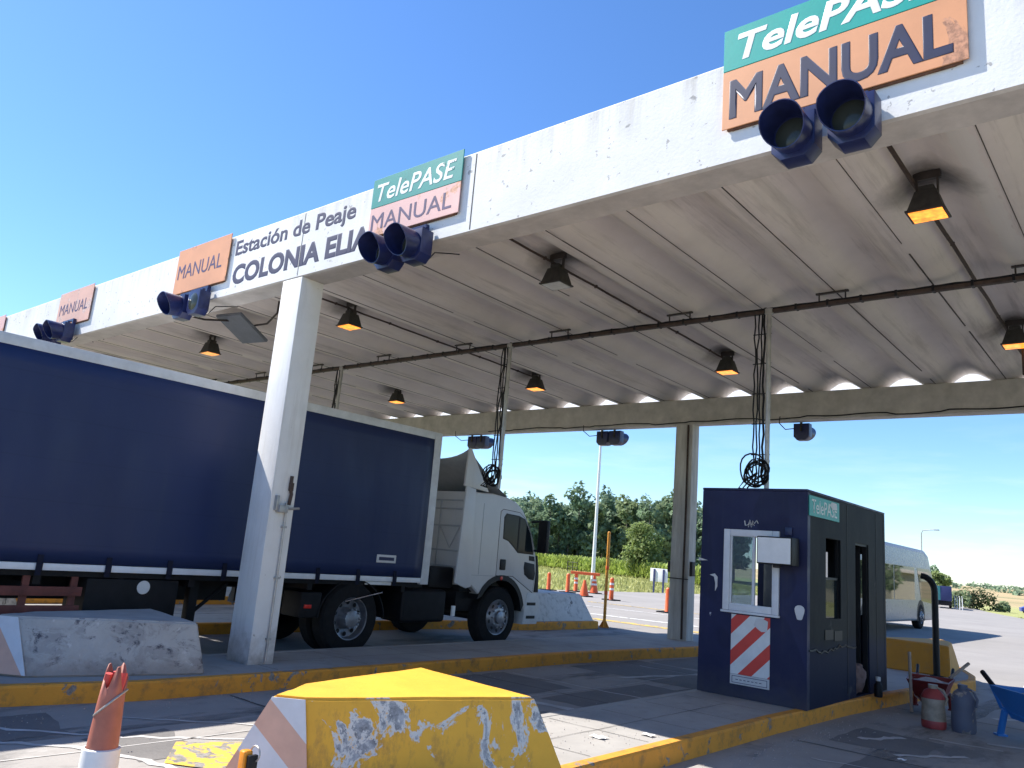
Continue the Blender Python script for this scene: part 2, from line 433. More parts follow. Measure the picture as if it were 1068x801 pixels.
M['booth_side'] = t.m
M['pane'] = glass_clear('window_pane', (0.55, 0.66, 0.72), 0.72)
M['inside'] = plain('booth_inside', (0.10, 0.11, 0.12), 0.7)
# truck
t = NT('curtain_pvc', 0.38, spec=0.28)
v = t.ramp(t.noise(0.6, 5, 0.6), 0.3, 0.7)
c = t.mix(v, (0.005, 0.020, 0.092), (0.008, 0.026, 0.120))
dd = t.ramp(t.noise(1.0, 6, 0.7, t.vec((1, 5, 0.6))), 0.55, 0.85)
c = t.mix(t.math('MULTIPLY', dd, 0.22), c, (0.05, 0.065, 0.12))
scz = t.n.new('ShaderNodeSeparateXYZ'); t.l.new(t.tc.outputs['Object'], scz.inputs[0])
grime = t.ramp(t.math('ADD', scz.outputs['Z'], t.math('MULTIPLY', t.noise(2.0, 6, 0.7), 0.5)), 1.45, 1.85, (1, 1, 1), (0, 0, 0))
c = t.mix(t.math('MULTIPLY', grime, 0.35), c, (0.045, 0.05, 0.07))
web = t.math('LESS_THAN', t.math('FRACT', t.math('MULTIPLY', scz.outputs['Z'], 2.2)), 0.035)
c = t.mix(t.math('MULTIPLY', web, 0.15), c, (0.004, 0.010, 0.04))
t.color(c)
t.l.new(t.ramp(t.noise(1.5, 6, 0.7, t.vec((1, 2, 0.5))), 0.3, 0.7, (0.32,) * 3, (0.55,) * 3), t.b.inputs['Roughness'])
t.bump(t.math('ADD', t.noise(1.2, 3, 0.5, t.vec((1, 1.5, 0.5))), t.math('MULTIPLY', t.noise(1.0, 4, 0.6, t.vec((1, 7, 0.35))), 0.15)), 0.35, 0.03)
M['curtain'] = t.m
t = NT('cab_white', 0.3)
v = t.ramp(t.noise(3, 5), 0.3, 0.7)
c = t.mix(v, (0.70, 0.71, 0.73), (0.76, 0.77, 0.79))
cz_ = t.n.new('ShaderNodeSeparateXYZ'); t.l.new(t.tc.outputs['Object'], cz_.inputs[0])
gr_ = t.ramp(t.math('ADD', cz_.outputs['Z'], t.math('MULTIPLY', t.noise(4, 7, 0.7), 1.0)), 1.1, 2.1, (1, 1, 1), (0, 0, 0))
c = t.mix(t.math('MULTIPLY', gr_, 0.35), c, (0.30, 0.27, 0.23))
sk_ = t.ramp(t.noise(1.0, 6, 0.7, t.vec((9, 9, 0.7))), 0.56, 0.75)
c = t.mix(t.math('MULTIPLY', sk_, 0.22), c, (0.35, 0.33, 0.30))
t.color(c)
M['cab'] = t.m
M['cab_grey'] = plain('cab_grey', (0.42, 0.43, 0.45), 0.5, var=0.12)
M['trim'] = plain('pale_trim', (0.60, 0.61, 0.62), 0.4, var=0.15)
M['chassis'] = plain('chassis_black', (0.010, 0.010, 0.012), 0.6, var=0.4, spec=0.2)
M['strap'] = plain('strap_webbing', (0.012, 0.014, 0.03), 0.8, var=0.3, spec=0.2)
M['wheel_rim'] = plain('dull_rim', (0.30, 0.31, 0.34), 0.42, 0.7, var=0.35, scale=9)
M['red_brown'] = plain('oxide_red_rail', (0.16, 0.045, 0.035), 0.7, var=0.4)
M['glass'] = glass_dark('cab_glass', (0.012, 0.018, 0.022), 0.04, 0.12)
M['red_lens'] = plain('red_lens', (0.65, 0.03, 0.02), 0.25)
M['lamp_clear'] = plain('headlamp_glass', (0.55, 0.57, 0.6), 0.1)
# bits
M['orange_plastic'] = plain('orange_plastic', (0.80, 0.13, 0.03), 0.5, var=0.15)
M['faded_pole'] = plain('faded_orange_plastic', (0.38, 0.125, 0.085), 0.55, var=0.2, scale=9)
M['pole_red'] = plain('red_inside', (0.62, 0.07, 0.06), 0.6)
M['reflector'] = plain('orange_reflector', (0.85, 0.30, 0.02), 0.25)
M['pink_plastic'] = plain('pink_plastic', (0.62, 0.40, 0.33), 0.5)
M['post_yellow'] = peel('post_yellow', (0.70, 0.30, 0.03), (0.25, 0.12, 0.05), 0.62, 9, 0.5)
M['bus_silver'] = metal_paint('bus_silver', (0.20, 0.26, 0.36), 0.25, 0.1)
M['bus_white'] = metal_paint('bus_white', (0.30, 0.30, 0.30), 0.3, 0.1)
M['bus_blue'] = metal_paint('bus_blue', (0.07, 0.13, 0.40), 0.25, 0.1)
M['bus_glass'] = glass_dark('bus_glass', (0.014, 0.018, 0.016), 0.03, 0.14)
M['tarp_blue'] = plain('tarp_blue', (0.03, 0.04, 0.14), 0.6)
M['tarp_teal'] = plain('tarp_teal', (0.03, 0.19, 0.20), 0.6)
M['car_blue'] = metal_paint('car_blue', (0.05, 0.07, 0.35), 0.25)
M['barrow_red'] = peel('barrow_red', (0.22, 0.022, 0.02), (0.25, 0.18, 0.15), 0.62, 6, 0.5)
M['barrow_blue'] = peel('barrow_blue', (0.03, 0.20, 0.56), (0.05, 0.12, 0.3), 0.68, 6, 0.45)
M['sand'] = plain('sand', (0.42, 0.34, 0.23), 0.95, var=0.25, scale=20, bump=0.5)
M['rubble'] = plain('rubble', (0.42, 0.38, 0.36), 0.95, var=0.4, scale=16, bump=0.6)
M['jug_beige'] = plain('beige_plastic', (0.32, 0.26, 0.20), 0.5, var=0.35, scale=10)
M['jug_red'] = plain('red_plastic', (0.34, 0.05, 0.05), 0.5, var=0.3)
M['jug_grey'] = peel('grey_plastic', (0.11, 0.12, 0.17), (0.35, 0.30, 0.27), 0.56, 5, 0.55)
M['cloth_brown'] = plain('brown_cloth', (0.17, 0.11, 0.10), 0.95, var=0.4, scale=10, bump=0.4)
M['wood'] = plain('grey_wood', (0.34, 0.27, 0.22), 0.8, var=0.3)
M['panel_grey'] = plain('antenna_grey', (0.16, 0.18, 0.21), 0.5, var=0.15)
# land
t = NT('land', 0.95)
v = t.ramp(t.noise(0.05, 8, 0.7), 0.35, 0.65)
near = t.mix(v, (0.30, 0.32, 0.10), (0.42, 0.40, 0.16))
near = t.mix(t.math('MULTIPLY', t.ramp(t.noise(0.9, 8, 0.75), 0.4, 0.65), 0.5), near, (0.125, 0.155, 0.042))
s4 = t.n.new('ShaderNodeSeparateXYZ'); t.l.new(t.tc.outputs['Object'], s4.inputs[0])
fv = t.ramp(t.noise(0.008, 6, 0.6, t.vec((0.5, 1.6, 1))), 0.42, 0.6)
far = t.mix(fv, (0.40, 0.30, 0.155), (0.31, 0.25, 0.12))
far = t.mix(t.math('MULTIPLY', t.ramp(t.noise(0.02, 6, 0.7, t.vec((0.4, 2.2, 1))), 0.52, 0.62), 0.6), far, (0.12, 0.15, 0.06))
kk = t.ramp(t.math('MULTIPLY', s4.outputs['Y'], 0.001), 0.185, 0.235)
t.color(t.mix(kk, near, far))
t.bump(t.noise(3, 8, 0.75), 0.6, 0.1)
M['land'] = t.m
def leafmat(name, c, var=0.5, scale=0.6):
    t = NT(name, 0.6, spec=0.25)
    v = t.ramp(t.noise(scale, 4), 0.3, 0.7)
    cc = t.mix(v, sc(c, 1 - var), sc(c, 1 + var * 0.6))
    t.color(cc)
    tr_ = t.n.new('ShaderNodeBsdfTranslucent'); t.l.new(cc, tr_.inputs[0])
    mx = t.n.new('ShaderNodeMixShader'); mx.inputs[0].default_value = 0.45
    t.l.new(t.b.outputs[0], mx.inputs[1]); t.l.new(tr_.outputs[0], mx.inputs[2])
    t.l.new(mx.outputs[0], t.n['Material Output'].inputs[0])
    return t.m
M['leaf_pine'] = leafmat('dark_foliage', (0.23, 0.32, 0.20))
M['leaf_olive'] = leafmat('olive_foliage', (0.26, 0.33, 0.17))
M['leaf_light'] = leafmat('bright_foliage', (0.21, 0.27, 0.085))
M['leaf_bush'] = leafmat('bush_foliage', (0.075, 0.10, 0.04))
M['corn'] = leafmat('corn_leaf', (0.34, 0.42, 0.10), 0.4, 0.4)
M['grass'] = leafmat('dry_grass', (0.42, 0.42, 0.16), 0.45, 0.3)
M['bark'] = plain('bark', (0.20, 0.17, 0.14), 0.9, var=0.4, scale=3)

# ------------------------------------------------------------------ builders
def wloc(o):
    v = Vector((0, 0, 0))
    while o is not None:
        v += Vector(o.location); o = o.parent
    return v

class MB:
    """collects shapes given in world coordinates; build() makes ONE mesh object"""
    def __init__(self, local=False):
        self.bm = bmesh.new(); self.mi = 0; self.local = local
    def face(self, pts):
        vs_ = [self.bm.verts.new(p) for p in pts]
        f = self.bm.faces.new(vs_); f.material_index = self.mi
        return f
    def box(self, x0, x1, y0, y1, z0, z1, bev=0.0, seg=2):
        if bev:
            b = bmesh.new()
            bmesh.ops.create_cube(b, size=1.0)
            for v in b.verts:
                v.co = Vector(((x0 + x1) / 2 + v.co.x * (x1 - x0), (y0 + y1) / 2 + v.co.y * (y1 - y0), (z0 + z1) / 2 + v.co.z * (z1 - z0)))
            bmesh.ops.bevel(b, geom=list(b.edges), offset=bev, segments=seg, profile=0.6, affect='EDGES')
            self.merge(b)
        else:
            p = [(x0, y0, z0), (x1, y0, z0), (x1, y1, z0), (x0, y1, z0), (x0, y0, z1), (x1, y0, z1), (x1, y1, z1), (x0, y1, z1)]
            self.hexa(p)
        return self
    def hexa(self, p, bev=0.0, seg=2):
        b = bmesh.new()
        v = [b.verts.new(q) for q in p]
        for f in ((3, 2, 1, 0), (4, 5, 6, 7), (0, 1, 5, 4), (1, 2, 6, 5), (2, 3, 7, 6), (3, 0, 4, 7)):
            b.faces.new([v[i] for i in f])
        if bev:
            bmesh.ops.bevel(b, geom=list(b.edges), offset=bev, segments=seg, profile=0.6, affect='EDGES')
        self.merge(b)
        return self
    def merge(self, b, mat=None):
        vm = {}
        for v in b.verts:
            vm[v] = self.bm.verts.new(mat @ v.co if mat is not None else v.co)
        for f in b.faces:
            try:
                nf = self.bm.faces.new([vm[v] for v in f.verts]); nf.material_index = self.mi
            except ValueError:
                pass
        b.free()
        return self
    def tube(self, pts, r, seg=10, r1=None, caps=True):
        pts = [Vector(p) for p in pts]
        rings = []
        n = len(pts)
        prev = None
        for i, p in enumerate(pts):
            d = (pts[min(i + 1, n - 1)] - pts[max(i - 1, 0)]).normalized()
            if prev is None:
                a = d.orthogonal().normalized()
            else:
                a = (prev - d * prev.dot(d)).normalized()
            prev = a
            b = d.cross(a)
            rr = r if r1 is None else r + (r1 - r) * i / max(1, n - 1)
            rings.append([self.bm.verts.new(p + (a * math.cos(2 * math.pi * k / seg) + b * math.sin(2 * math.pi * k / seg)) * rr) for k in range(seg)])
        for i in range(n - 1):
            for k in range(seg):
                f = self.bm.faces.new((rings[i][k], rings[i][(k + 1) % seg], rings[i + 1][(k + 1) % seg], rings[i + 1][k])); f.material_index = self.mi
        if caps:
            f = self.bm.faces.new(list(reversed(rings[0]))); f.material_index = self.mi
            f = self.bm.faces.new(rings[-1]); f.material_index = self.mi
        return self
    def lathe(self, prof, o, axis=(0, 0, 1), seg=24):
        """prof: list of (radius, height along axis)"""
        o = Vector(o); ax = Vector(axis).normalized()
        a = ax.orthogonal().normalized(); b = ax.cross(a)
        rings = []
        for r, h in prof:
            if r < 1e-6:
                rings.append([self.bm.verts.new(o + ax * h)])
            else:
                rings.append([self.bm.verts.new(o + ax * h + (a * math.cos(2 * math.pi * k / seg) + b * math.sin(2 * math.pi * k / seg)) * r) for k in range(seg)])
        for i in range(len(rings) - 1):
            A, B = rings[i], rings[i + 1]
            for k in range(seg):
                k2 = (k + 1) % seg
                if len(A) == 1 and len(B) == 1:
                    continue
                if len(A) == 1:
                    q = (A[0], B[k2], B[k])
                elif len(B) == 1:
                    q = (A[k], A[k2], B[0])
                else:
                    q = (A[k], A[k2], B[k2], B[k])
                f = self.bm.faces.new(q); f.material_index = self.mi
        return self
    def prism(self, poly, fn, d0, d1, bev=0.0, seg=2):
        """poly 2D points; fn(u, v, d) -> xyz"""
        b = bmesh.new()
        lo = [b.verts.new(fn(u, v, d0)) for u, v in poly]
        hi = [b.verts.new(fn(u, v, d1)) for u, v in poly]
        n = len(poly)
        b.faces.new(list(reversed(lo))); top = b.faces.new(hi)
        for i in range(n):
            b.faces.new((lo[i], lo[(i + 1) % n], hi[(i + 1) % n], hi[i]))
        bmesh.ops.recalc_face_normals(b, faces=list(b.faces))
        if bev:
            ed = [e for e in b.edges if (e.verts[0] in hi and e.verts[1] in hi) or (e.verts[0] in lo and e.verts[1] in lo)]
            bmesh.ops.bevel(b, geom=ed, offset=bev, segments=seg, profile=0.6, affect='EDGES')
        self.merge(b)
        return self
    def build(self, name, mats, parent=None, smooth=True, angle=32):
        me = bpy.data.meshes.new(name)
        bmesh.ops.recalc_face_normals(self.bm, faces=list(self.bm.faces))
        if parent is not None and not self.local:
            off = wloc(parent)
            for v in self.bm.verts:
                v.co -= off
        self.bm.to_mesh(me); self.bm.free()
        for m in (mats if isinstance(mats, (list, tuple)) else [mats]):
            me.materials.append(M[m] if isinstance(m, str) else m)
        if smooth:
            me.shade_smooth(); me.set_sharp_from_angle(angle=R(angle))
        o = bpy.data.objects.new(name, me)
        COL.objects.link(o)
        if parent is not None:
            o.parent = parent
        return o

def tag(o, label=None, cat=None, group=None, kind=None):
    if label: o['label'] = label
    if cat: o['category'] = cat
    if group: o['group'] = group
    if kind: o['kind'] = kind
    return o

def thing(name, loc, label, cat, group=None, rz=0.0):
    o = bpy.data.objects.new(name, None)
    o.empty_display_size = 0.2
    COL.objects.link(o)
    o.location = loc; o.rotation_euler = (0, 0, rz)
    return tag(o, label, cat, group)

def copy_thing(root, loc, label, group=None, rz=None):
    r = root.copy(); COL.objects.link(r); r.location = loc
    if rz is not None: r.rotation_euler = (0, 0, rz)
    r['label'] = label
    if group: r['group'] = group
    def rec(src, dst):
        for ch in list(src.children):
            c = ch.copy(); COL.objects.link(c); c.parent = dst
            rec(ch, c)
    rec(root, r)
    return r

def text_obj(name, body, parent, mat, x0, x1, z0, z1, y, shear=0.0, bold=0.0, depth=0.004, slope=0.0, axis='X', spacing=1.0):
    """lettering standing in a vertical plane, fitted to a rectangle (world coordinates)"""
    cu = bpy.data.curves.new('lettering', 'FONT')
    cu.body = body; cu.size = 1.0; cu.shear = shear; cu.bevel_depth = max(bold, 0.002); cu.bevel_resolution = 1; cu.space_character = spacing
    cu.resolution_u = 4
    to = bpy.data.objects.new('lettering_src', cu)
    COL.objects.link(to)
    dg = bpy.context.evaluated_depsgraph_get()
    me = bpy.data.meshes.new_from_object(to.evaluated_get(dg))
    bpy.data.objects.remove(to); bpy.data.curves.remove(cu)
    co = np.array([v.co[:] for v in me.vertices])
    mn, mx = co.min(0), co.max(0)
    off = wloc(parent)
    for v in me.vertices:
        u = (v.co.x - mn[0]) / (mx[0] - mn[0]); w = (v.co.y - mn[1]) / (mx[1] - mn[1]); t_ = (v.co.z - mn[2]) / max(1e-6, mx[2] - mn[2])
        a = x0 + u * (x1 - x0); zz = z0 + w * (z1 - z0) + slope * u
        p = Vector((a, y - t_ * depth, zz)) if axis == 'X' else Vector((y + t_ * depth, a, zz))
        v.co = p - off
    me.materials.clear(); me.materials.append(M[mat])
    me.name = name
    o = bpy.data.objects.new(name, me); COL.objects.link(o); o.parent = parent
    return o

def np_mesh(name, verts, faces, mats, parent=None, mat_idx=None):
    me = bpy.data.meshes.new(name)
    me.from_pydata(verts, [], faces)
    for m in (mats if isinstance(mats, (list, tuple)) else [mats]): me.materials.append(M[m])
    if mat_idx is not None: me.polygons.foreach_set('material_index', mat_idx)
    me.update()
    o = bpy.data.objects.new(name, me); COL.objects.link(o)
    if parent is not None: o.parent = parent
    return o

# ------------------------------------------------------------------ land, roads
def sstep(t):
    t = min(1, max(0, t)); return t * t * (3 - 2 * t)
def land_z(x, y):
    w = sstep((x / max(y, 1.0) + 0.45) / 0.17)
    z = -1.2 * sstep((y - 50) / 70) * w
    z += 5.6 * sstep((y - 210) / 520)
    z += 1.2 * math.sin(x * 0.006 + 1.0) * sstep((y - 300) / 300)
    return z
ys = [-120, -60, -30, -12, 0, 12, 24, 36, 44, 50, 56, 62, 68, 75, 82, 90, 98, 106, 115, 124, 134, 146, 160, 176, 195, 220, 250, 290, 340, 400, 470, 550, 640, 740, 900, 1200, 1800, 3500]
xs = sorted(set([-3500, -1800, -1000, -600, -400, -300, -230] + list(range(-180, 61, 6)) + [80, 110, 160, 230, 340, 520, 800, 1400, 3000]))
verts = [(x, y, land_z(x, y) - 0.05) for y in ys for x in xs]
nx = len(xs)
faces = [(j * nx + i, j * nx + i + 1, (j + 1) * nx + i + 1, (j + 1) * nx + i) for j in range(len(ys) - 1) for i in range(nx - 1)]
g = np_mesh('ground', verts, faces, 'land'); g['kind'] = 'structure'
for p in g.data.polygons: p.use_smooth = True

def interp(tab, y):
    for (a, b), (c_, d) in zip(tab, tab[1:]):
        if a <= y <= c_:
            return b + (d - b) * (y - a) / (c_ - a)
    return tab[0][1] if y < tab[0][0] else tab[-1][1]
leftT = [(-60, -24.6), (55, -24.6), (75, -27.5), (98, -34), (124, -43), (160, -56), (220, -80)]
rightT = [(-60, 16), (28, 14), (40, 4), (46, -2.0), (50, -6.4), (68, -9.0), (90, -11.4), (115, -15.3), (129, -20.8), (146, -26), (165, -33), (220, -58)]
rows = [y for y in ys if -60 <= y <= 220] + [28, 32, 40, 46, 15.5]
rows = sorted(set(rows))
verts, faces = [], []
K_ = 16
for y in rows:
    a, b = interp(leftT, y), interp(rightT, y)
    for k in range(K_ + 1):
        x = a + (b - a) * k / K_
        verts.append((x, y, land_z(x, y) + (0.0 if y < 50 else 0.05 * sstep((y - 50) / 30))))
for j in range(len(rows) - 1):
    for k in range(K_):
        i = j * (K_ + 1) + k
        faces.append((i, i + 1, i + K_ + 2, i + K_ + 1))
g = np_mesh('road', verts, faces, 'asphalt'); g['kind'] = 'structure'

# concrete lanes under the canopy, 4 mm above the asphalt
def sheet(name, poly, z, mat, kind='structure'):
    mb = MB(); mb.face([(x, y, z) for x, y in poly])
    o = mb.build(name, mat, smooth=False); o['kind'] = kind
    return o
sheet('pavement', [(-22, -6), (5, -6), (5, 17.2), (-22, 17.2)], 0.004, 'lane')

t = NT('dark_patch_asphalt', 0.9)
v = t.ramp(t.noise(1.2, 8, 0.7), 0.3, 0.7)
c = t.mix(v, (0.115, 0.108, 0.105), (0.185, 0.174, 0.166))
c = t.mix(t.math('MULTIPLY', t.ramp(t.noise(60, 4, 0.7), 0.4, 0.7), 0.4), c, (0.22, 0.21, 0.20))
t.color(c); t.bump(t.noise(90, 4, 0.7), 0.4, 0.006)
M['patch'] = t.m
def strip(mb, pts, w, z):
    """thin ribbon along points"""
    for (x0, y0), (x1, y1) in zip(pts, pts[1:]):
        d = Vector((x1 - x0, y1 - y0, 0)).normalized() * 0.0
        n = Vector((-(y1 - y0), x1 - x0, 0)).normalized() * w / 2
        mb.face([(x0 - n.x, y0 - n.y, z), (x1 - n.x, y1 - n.y, z), (x1 + n.x, y1 + n.y, z), (x0 + n.x, y0 + n.y, z)])
def wobble(pts, amp=0.05, n=10, seed=1):
    r = random.Random(seed); out = []
    for (x0, y0), (x1, y1) in zip(pts, pts[1:]):
        for i in range(n):
            f = i / n
            out.append((x0 + (x1 - x0) * f + r.uniform(-amp, amp), y0 + (y1 - y0) * f + r.uniform(-amp, amp)))
    out.append(pts[-1]); return out
def ribbon(mb, pts, w, z, seed=0):
    r = random.Random(seed)
    L, Rr = [], []
    for i, p in enumerate(pts):
        a = Vector(pts[max(i - 1, 0)]); b = Vector(pts[min(i + 1, len(pts) - 1)])
        d = (b - a).normalized(); n = Vector((-d.y, d.x)); ww = w / 2 * r.uniform(0.6, 1.3)
        L.append(mb.bm.verts.new((p[0] + n.x * ww, p[1] + n.y * ww, z))); Rr.append(mb.bm.verts.new((p[0] - n.x * ww, p[1] - n.y * ww, z)))
    for i in range(len(pts) - 1):
        f = mb.bm.faces.new((L[i], L[i + 1], Rr[i + 1], Rr[i])); f.material_index = mb.mi
mb = MB()
cr_lines = [
    ([(-7.3, 2.05), (-6.5, 2.85), (-5.7, 3.2), (-4.9, 3.0)], 0.06), ([(-7.3, 2.6), (-6.6, 3.3), (-5.9, 4.3), (-5.0, 4.55)], 0.05),
    ([(-7.4, 3.4), (-6.4, 4.5), (-5.05, 4.6)], 0.035), ([(-7.0, 7.6), (-6.4, 7.75), (-5.4, 7.85)], 0.13), ([(-7.5, 9.3), (-5.1, 9.4)], 0.03),
    ([(-6.6, 10.6), (-6.1, 12.8), (-5.8, 14.0)], 0.08), ([(-7.2, 12.2), (-5.2, 12.3)], 0.03), ([(-6.35, 2.2), (-6.2, 9.5), (-6.3, 14)], 0.02),
    ([(-2.9, 9.7), (-2.6, 10.3)], 0.10), ([(-2.4, 9.2), (-1.9, 9.9)], 0.08), ([(-2.2, 13.2), (-1.0, 14.4)], 0.14), ([(-1.9, 11.0), (-1.2, 11.25)], 0.1),
    ([(-2.9, 8.2), (-2.0, 8.4)], 0.03), ([(-2.4, 10.6), (-1.7, 10.7)], 0.06),
]
for i, (pts, w) in enumerate(cr_lines):
    ribbon(mb, wobble(pts, 0.03, 9, i), w, 0.009, i)
o = mb.build('pavement_crack_lines', 'crack', smooth=False); o['kind'] = 'structure'
mb = MB()
for k, (x0, x1, y0, y1) in enumerate(((-7.65, -5.05, 5.9, 7.35), (-7.65, -6.35, 7.75, 9.1), (-6.1, -5.05, 8.1, 10.4), (-7.6, -5.1, 10.8, 12.7), (-7.4, -6.0, 12.9, 15.2), (-7.7, -6.9, 2.2, 3.0), (-6.7, -5.9, 3.0, 3.6), (-2.6, -1.2, 7.0, 8.8), (-3.1, -2.2, 9.3, 10.4), (-12.0, -9.4, 6.0, 9.0))):
    pts = wobble([(x0, y0), (x1, y0 + 0.1), (x1, y1), (x0, y1 + 0.1), (x0, y0)], 0.03, 6, 40 + k)[:-1]
    mb.face([(x, y, 0.0068) for x, y in pts])
o = mb.build('pavement_patches', 'patch', smooth=False); o['kind'] = 'structure'
# tyre marks worn into the lanes
mb = MB()
for k, (x, y0, y1, w) in enumerate(((-6.95, 1.0, 17.0, 0.32), (-5.45, 1.0, 17.0, 0.30), (-2.5, 3, 17, 0.3), (-0.9, 3, 17, 0.3), (-11.4, 12.8, 19, 0.35), (-9.9, 12.6, 20, 0.35))):
    ribbon(mb, wobble([(x, y0), (x + 0.05, y1)], 0.03, 30, 60 + k), w, 0.0060 + 0.0001 * k, k)
o = mb.build('tyre_marks', 'tyre_mark', smooth=False); o['kind'] = 'structure'
mb = MB()
for y in (1.2, 4.9, 8.6, 12.3):
    ribbon(mb, wobble([(-7.7, y), (-4.95, y + 0.05)], 0.008, 12, int(y * 10)), 0.025, 0.0085, 3)
    ribbon(mb, wobble([(-3.3, y + 0.3), (2.0, y + 0.35)], 0.008, 12, int(y * 9)), 0.025, 0.0085, 3)
o = mb.build('pavement_joints', 'joint', smooth=False); o['kind'] = 'structure'
mb = MB()
mb.face([(-6.25, 3.55, 0.0125), (-5.75, 3.2, 0.0125), (-5.2, 3.55, 0.0125), (-5.35, 4.15, 0.0125), (-5.95, 4.05, 0.0125)])
o = mb.build('road_marking_yellow', 'road_yellow', smooth=False); o['kind'] = 'structure'
mb = MB()
for x0, y0, x1, y1, w in ((-2.35, 17.0, -3.1, 25.0, 0.14), (-14.5, 21.5, -9.0, 22.5, 0.35), (-17, 24.8, -10, 26.0, 0.2), (-1.0, 18, -0.8, 27, 0.14)):
    strip(mb, [(x0, y0), (x1, y1)], w, 0.006)
o = mb.build('road_marking_white', 'road_white', smooth=False); o['kind'] = 'structure'
mb = MB()
for x0, y0, x1, y1, w in ((-16.5, 19.6, -9.2, 20.3, 0.45), (-18.5, 27.2, -12.5, 28.4, 0.25)):
    strip(mb, [(x0, y0), (x1, y1)], w, 0.0065)
o = mb.build('road_marking_ochre', 'road_yellow', smooth=False); o['kind'] = 'structure'

# islands: kerb ring + slab
def inset(poly, d):
    n = len(poly); out = []
    for i in range(n):
        p0, p1, p2 = Vector(poly[i - 1]), Vector(poly[i]), Vector(poly[(i + 1) % n])
        e1 = (p1 - p0).normalized(); e2 = (p2 - p1).normalized()
        n1 = Vector((-e1.y, e1.x)); n2 = Vector((-e2.y, e2.x))
        b = (n1 + n2); b = b / max(0.3, b.dot(n1))
        out.append(tuple(p1 + b * d))
    return out
KH = 0.18
def island(poly, joints):
    inn = inset(poly, 0.11)
    mb = MB(); n = len(poly)
    for i in range(n):
        a, b = poly[i], poly[(i + 1) % n]; c_, d = inn[(i + 1) % n], inn[i]
        ee = (Vector(b) - Vector(a)).normalized(); mb.mi = 1 if -ee.y > 0.0 and ee.y < -0.9 else 0
        ch = 0.02
        ai = tuple(Vector(a) + (Vector(d) - Vector(a)) * 0.13); bi = tuple(Vector(b) + (Vector(c_) - Vector(b)) * 0.13)
        mb.face([(*a, -0.05), (*b, -0.05), (*b, KH - ch), (*a, KH - ch)])
        mb.face([(*a, KH - ch), (*b, KH - ch), (*bi, KH), (*ai, KH)])
        mb.face([(*ai, KH), (*bi, KH), (*c_, KH), (*d, KH)])
        mb.face([(*d, KH), (*c_, KH), (*c_, KH - 0.05), (*d, KH - 0.05)])
    bmesh.ops.remove_doubles(mb.bm, verts=mb.bm.verts, dist=0.0005)
    o = mb.build('kerb', ['kerb', 'island'], angle=25); o['kind'] = 'structure'
    mb = MB(); mb.face([(x, y, KH - 0.004) for x, y in inn])
    o = mb.build('traffic_island', 'island', smooth=False); o['kind'] = 'structure'
    mb = MB()
    for x0, x1, y in joints:
        ribbon(mb, wobble([(x0, y), (x1, y + 0.03)], 0.006, 8, int(y * 7)), 0.008, KH, 2)
    if joints:
        xm = (joints[0][0] + joints[0][1]) / 2
        ribbon(mb, wobble([(xm, joints[0][2]), (xm, joints[-1][2])], 0.008, 20, 3), 0.007, KH + 0.0008, 2)
        o = mb.build('pavement_joints', 'joint', smooth=False); o['kind'] = 'structure'
island([(-4.50, 2.55), (-4.10, 2.62), (-3.75, 3.2), (-3.58, 4.4), (-3.56, 9.0), (-3.48, 11.2), (-3.28, 13.6), (-3.02, 15.8), (-2.98, 16.4), (-3.12, 17.2), (-3.6, 18.6), (-4.2, 19.2), (-4.75, 18.9), (-5.0, 18.0), (-4.96, 12), (-4.94, 4.4), (-4.85, 3.1)],
       [(-4.78, -3.72, y) for y in (5.6, 6.5, 7.4, 8.3, 9.2)])
island([(-8.75, 2.05), (-8.35, 2.1), (-8.05, 2.9), (-7.82, 4.0), (-7.78, 6.0), (-7.80, 11.0), (-7.62, 13.2), (-7.45, 14.7), (-7.42, 16.0), (-7.6, 17.3), (-8.2, 17.9), (-8.9, 17.6), (-9.25, 16.5), (-9.3, 11), (-9.22, 4.4), (-9.1, 2.9)],
       [(-9.05, -7.98, y) for y in (5.6, 6.9, 8.2, 9.5, 10.8, 12.1, 13.4, 14.7)])
island([(-13.1, 2.2), (-12.6, 2.3), (-12.2, 3.6), (-12.12, 6), (-12.10, 12), (-11.60, 14.0), (-11.42, 15.0), (-11.38, 17.25), (-11.75, 17.45), (-12.8, 18.3), (-13.4, 18.0), (-13.6, 16.5), (-13.6, 4.4), (-13.5, 3.0)], [])
island([(-17.7, 2.2), (-17.2, 2.3), (-16.8, 3.6), (-16.7, 12), (-16.6, 17.3), (-17.4, 18.2), (-18.1, 17.8), (-18.2, 4.4), (-18.1, 3.0)], [])

# ------------------------------------------------------------------ toll canopy
canopy = thing('toll_canopy', (-8.5, 10.7, 0), 'long white toll canopy with corrugated grey roof and black painted station name', 'canopy')
FY = 5.48
mb = MB(); mb.mi = 0
XL, XR = -31.0, 7.5
# front fascia beam, drawn as faces so the soffit takes the bare concrete
prof = [(FY, 4.915), (FY, 5.80), (FY + 0.02, 5.82), (FY + 0.36, 5.82), (FY + 0.36, 4.905), (FY + 0.03, 4.90)]
n_seg = 60
for i in range(n_seg):
    xa, xb = XL + (XR - XL) * i / n_seg, XL + (XR - XL) * (i + 1) / n_seg
    for k in range(len(prof)):
        p, q = prof[k], prof[(k + 1) % len(prof)]
        mb.mi = 0 if k < 3 else 1
        mb.face([(xa, *p), (xb, *p), (xb, *q), (xa, *q)])
for x in (XL, XR):
    mb.mi = 0; mb.face([(x, *p) for p in prof])
bmesh.ops.remove_doubles(mb.bm, verts=mb.bm.verts, dist=0.0005)
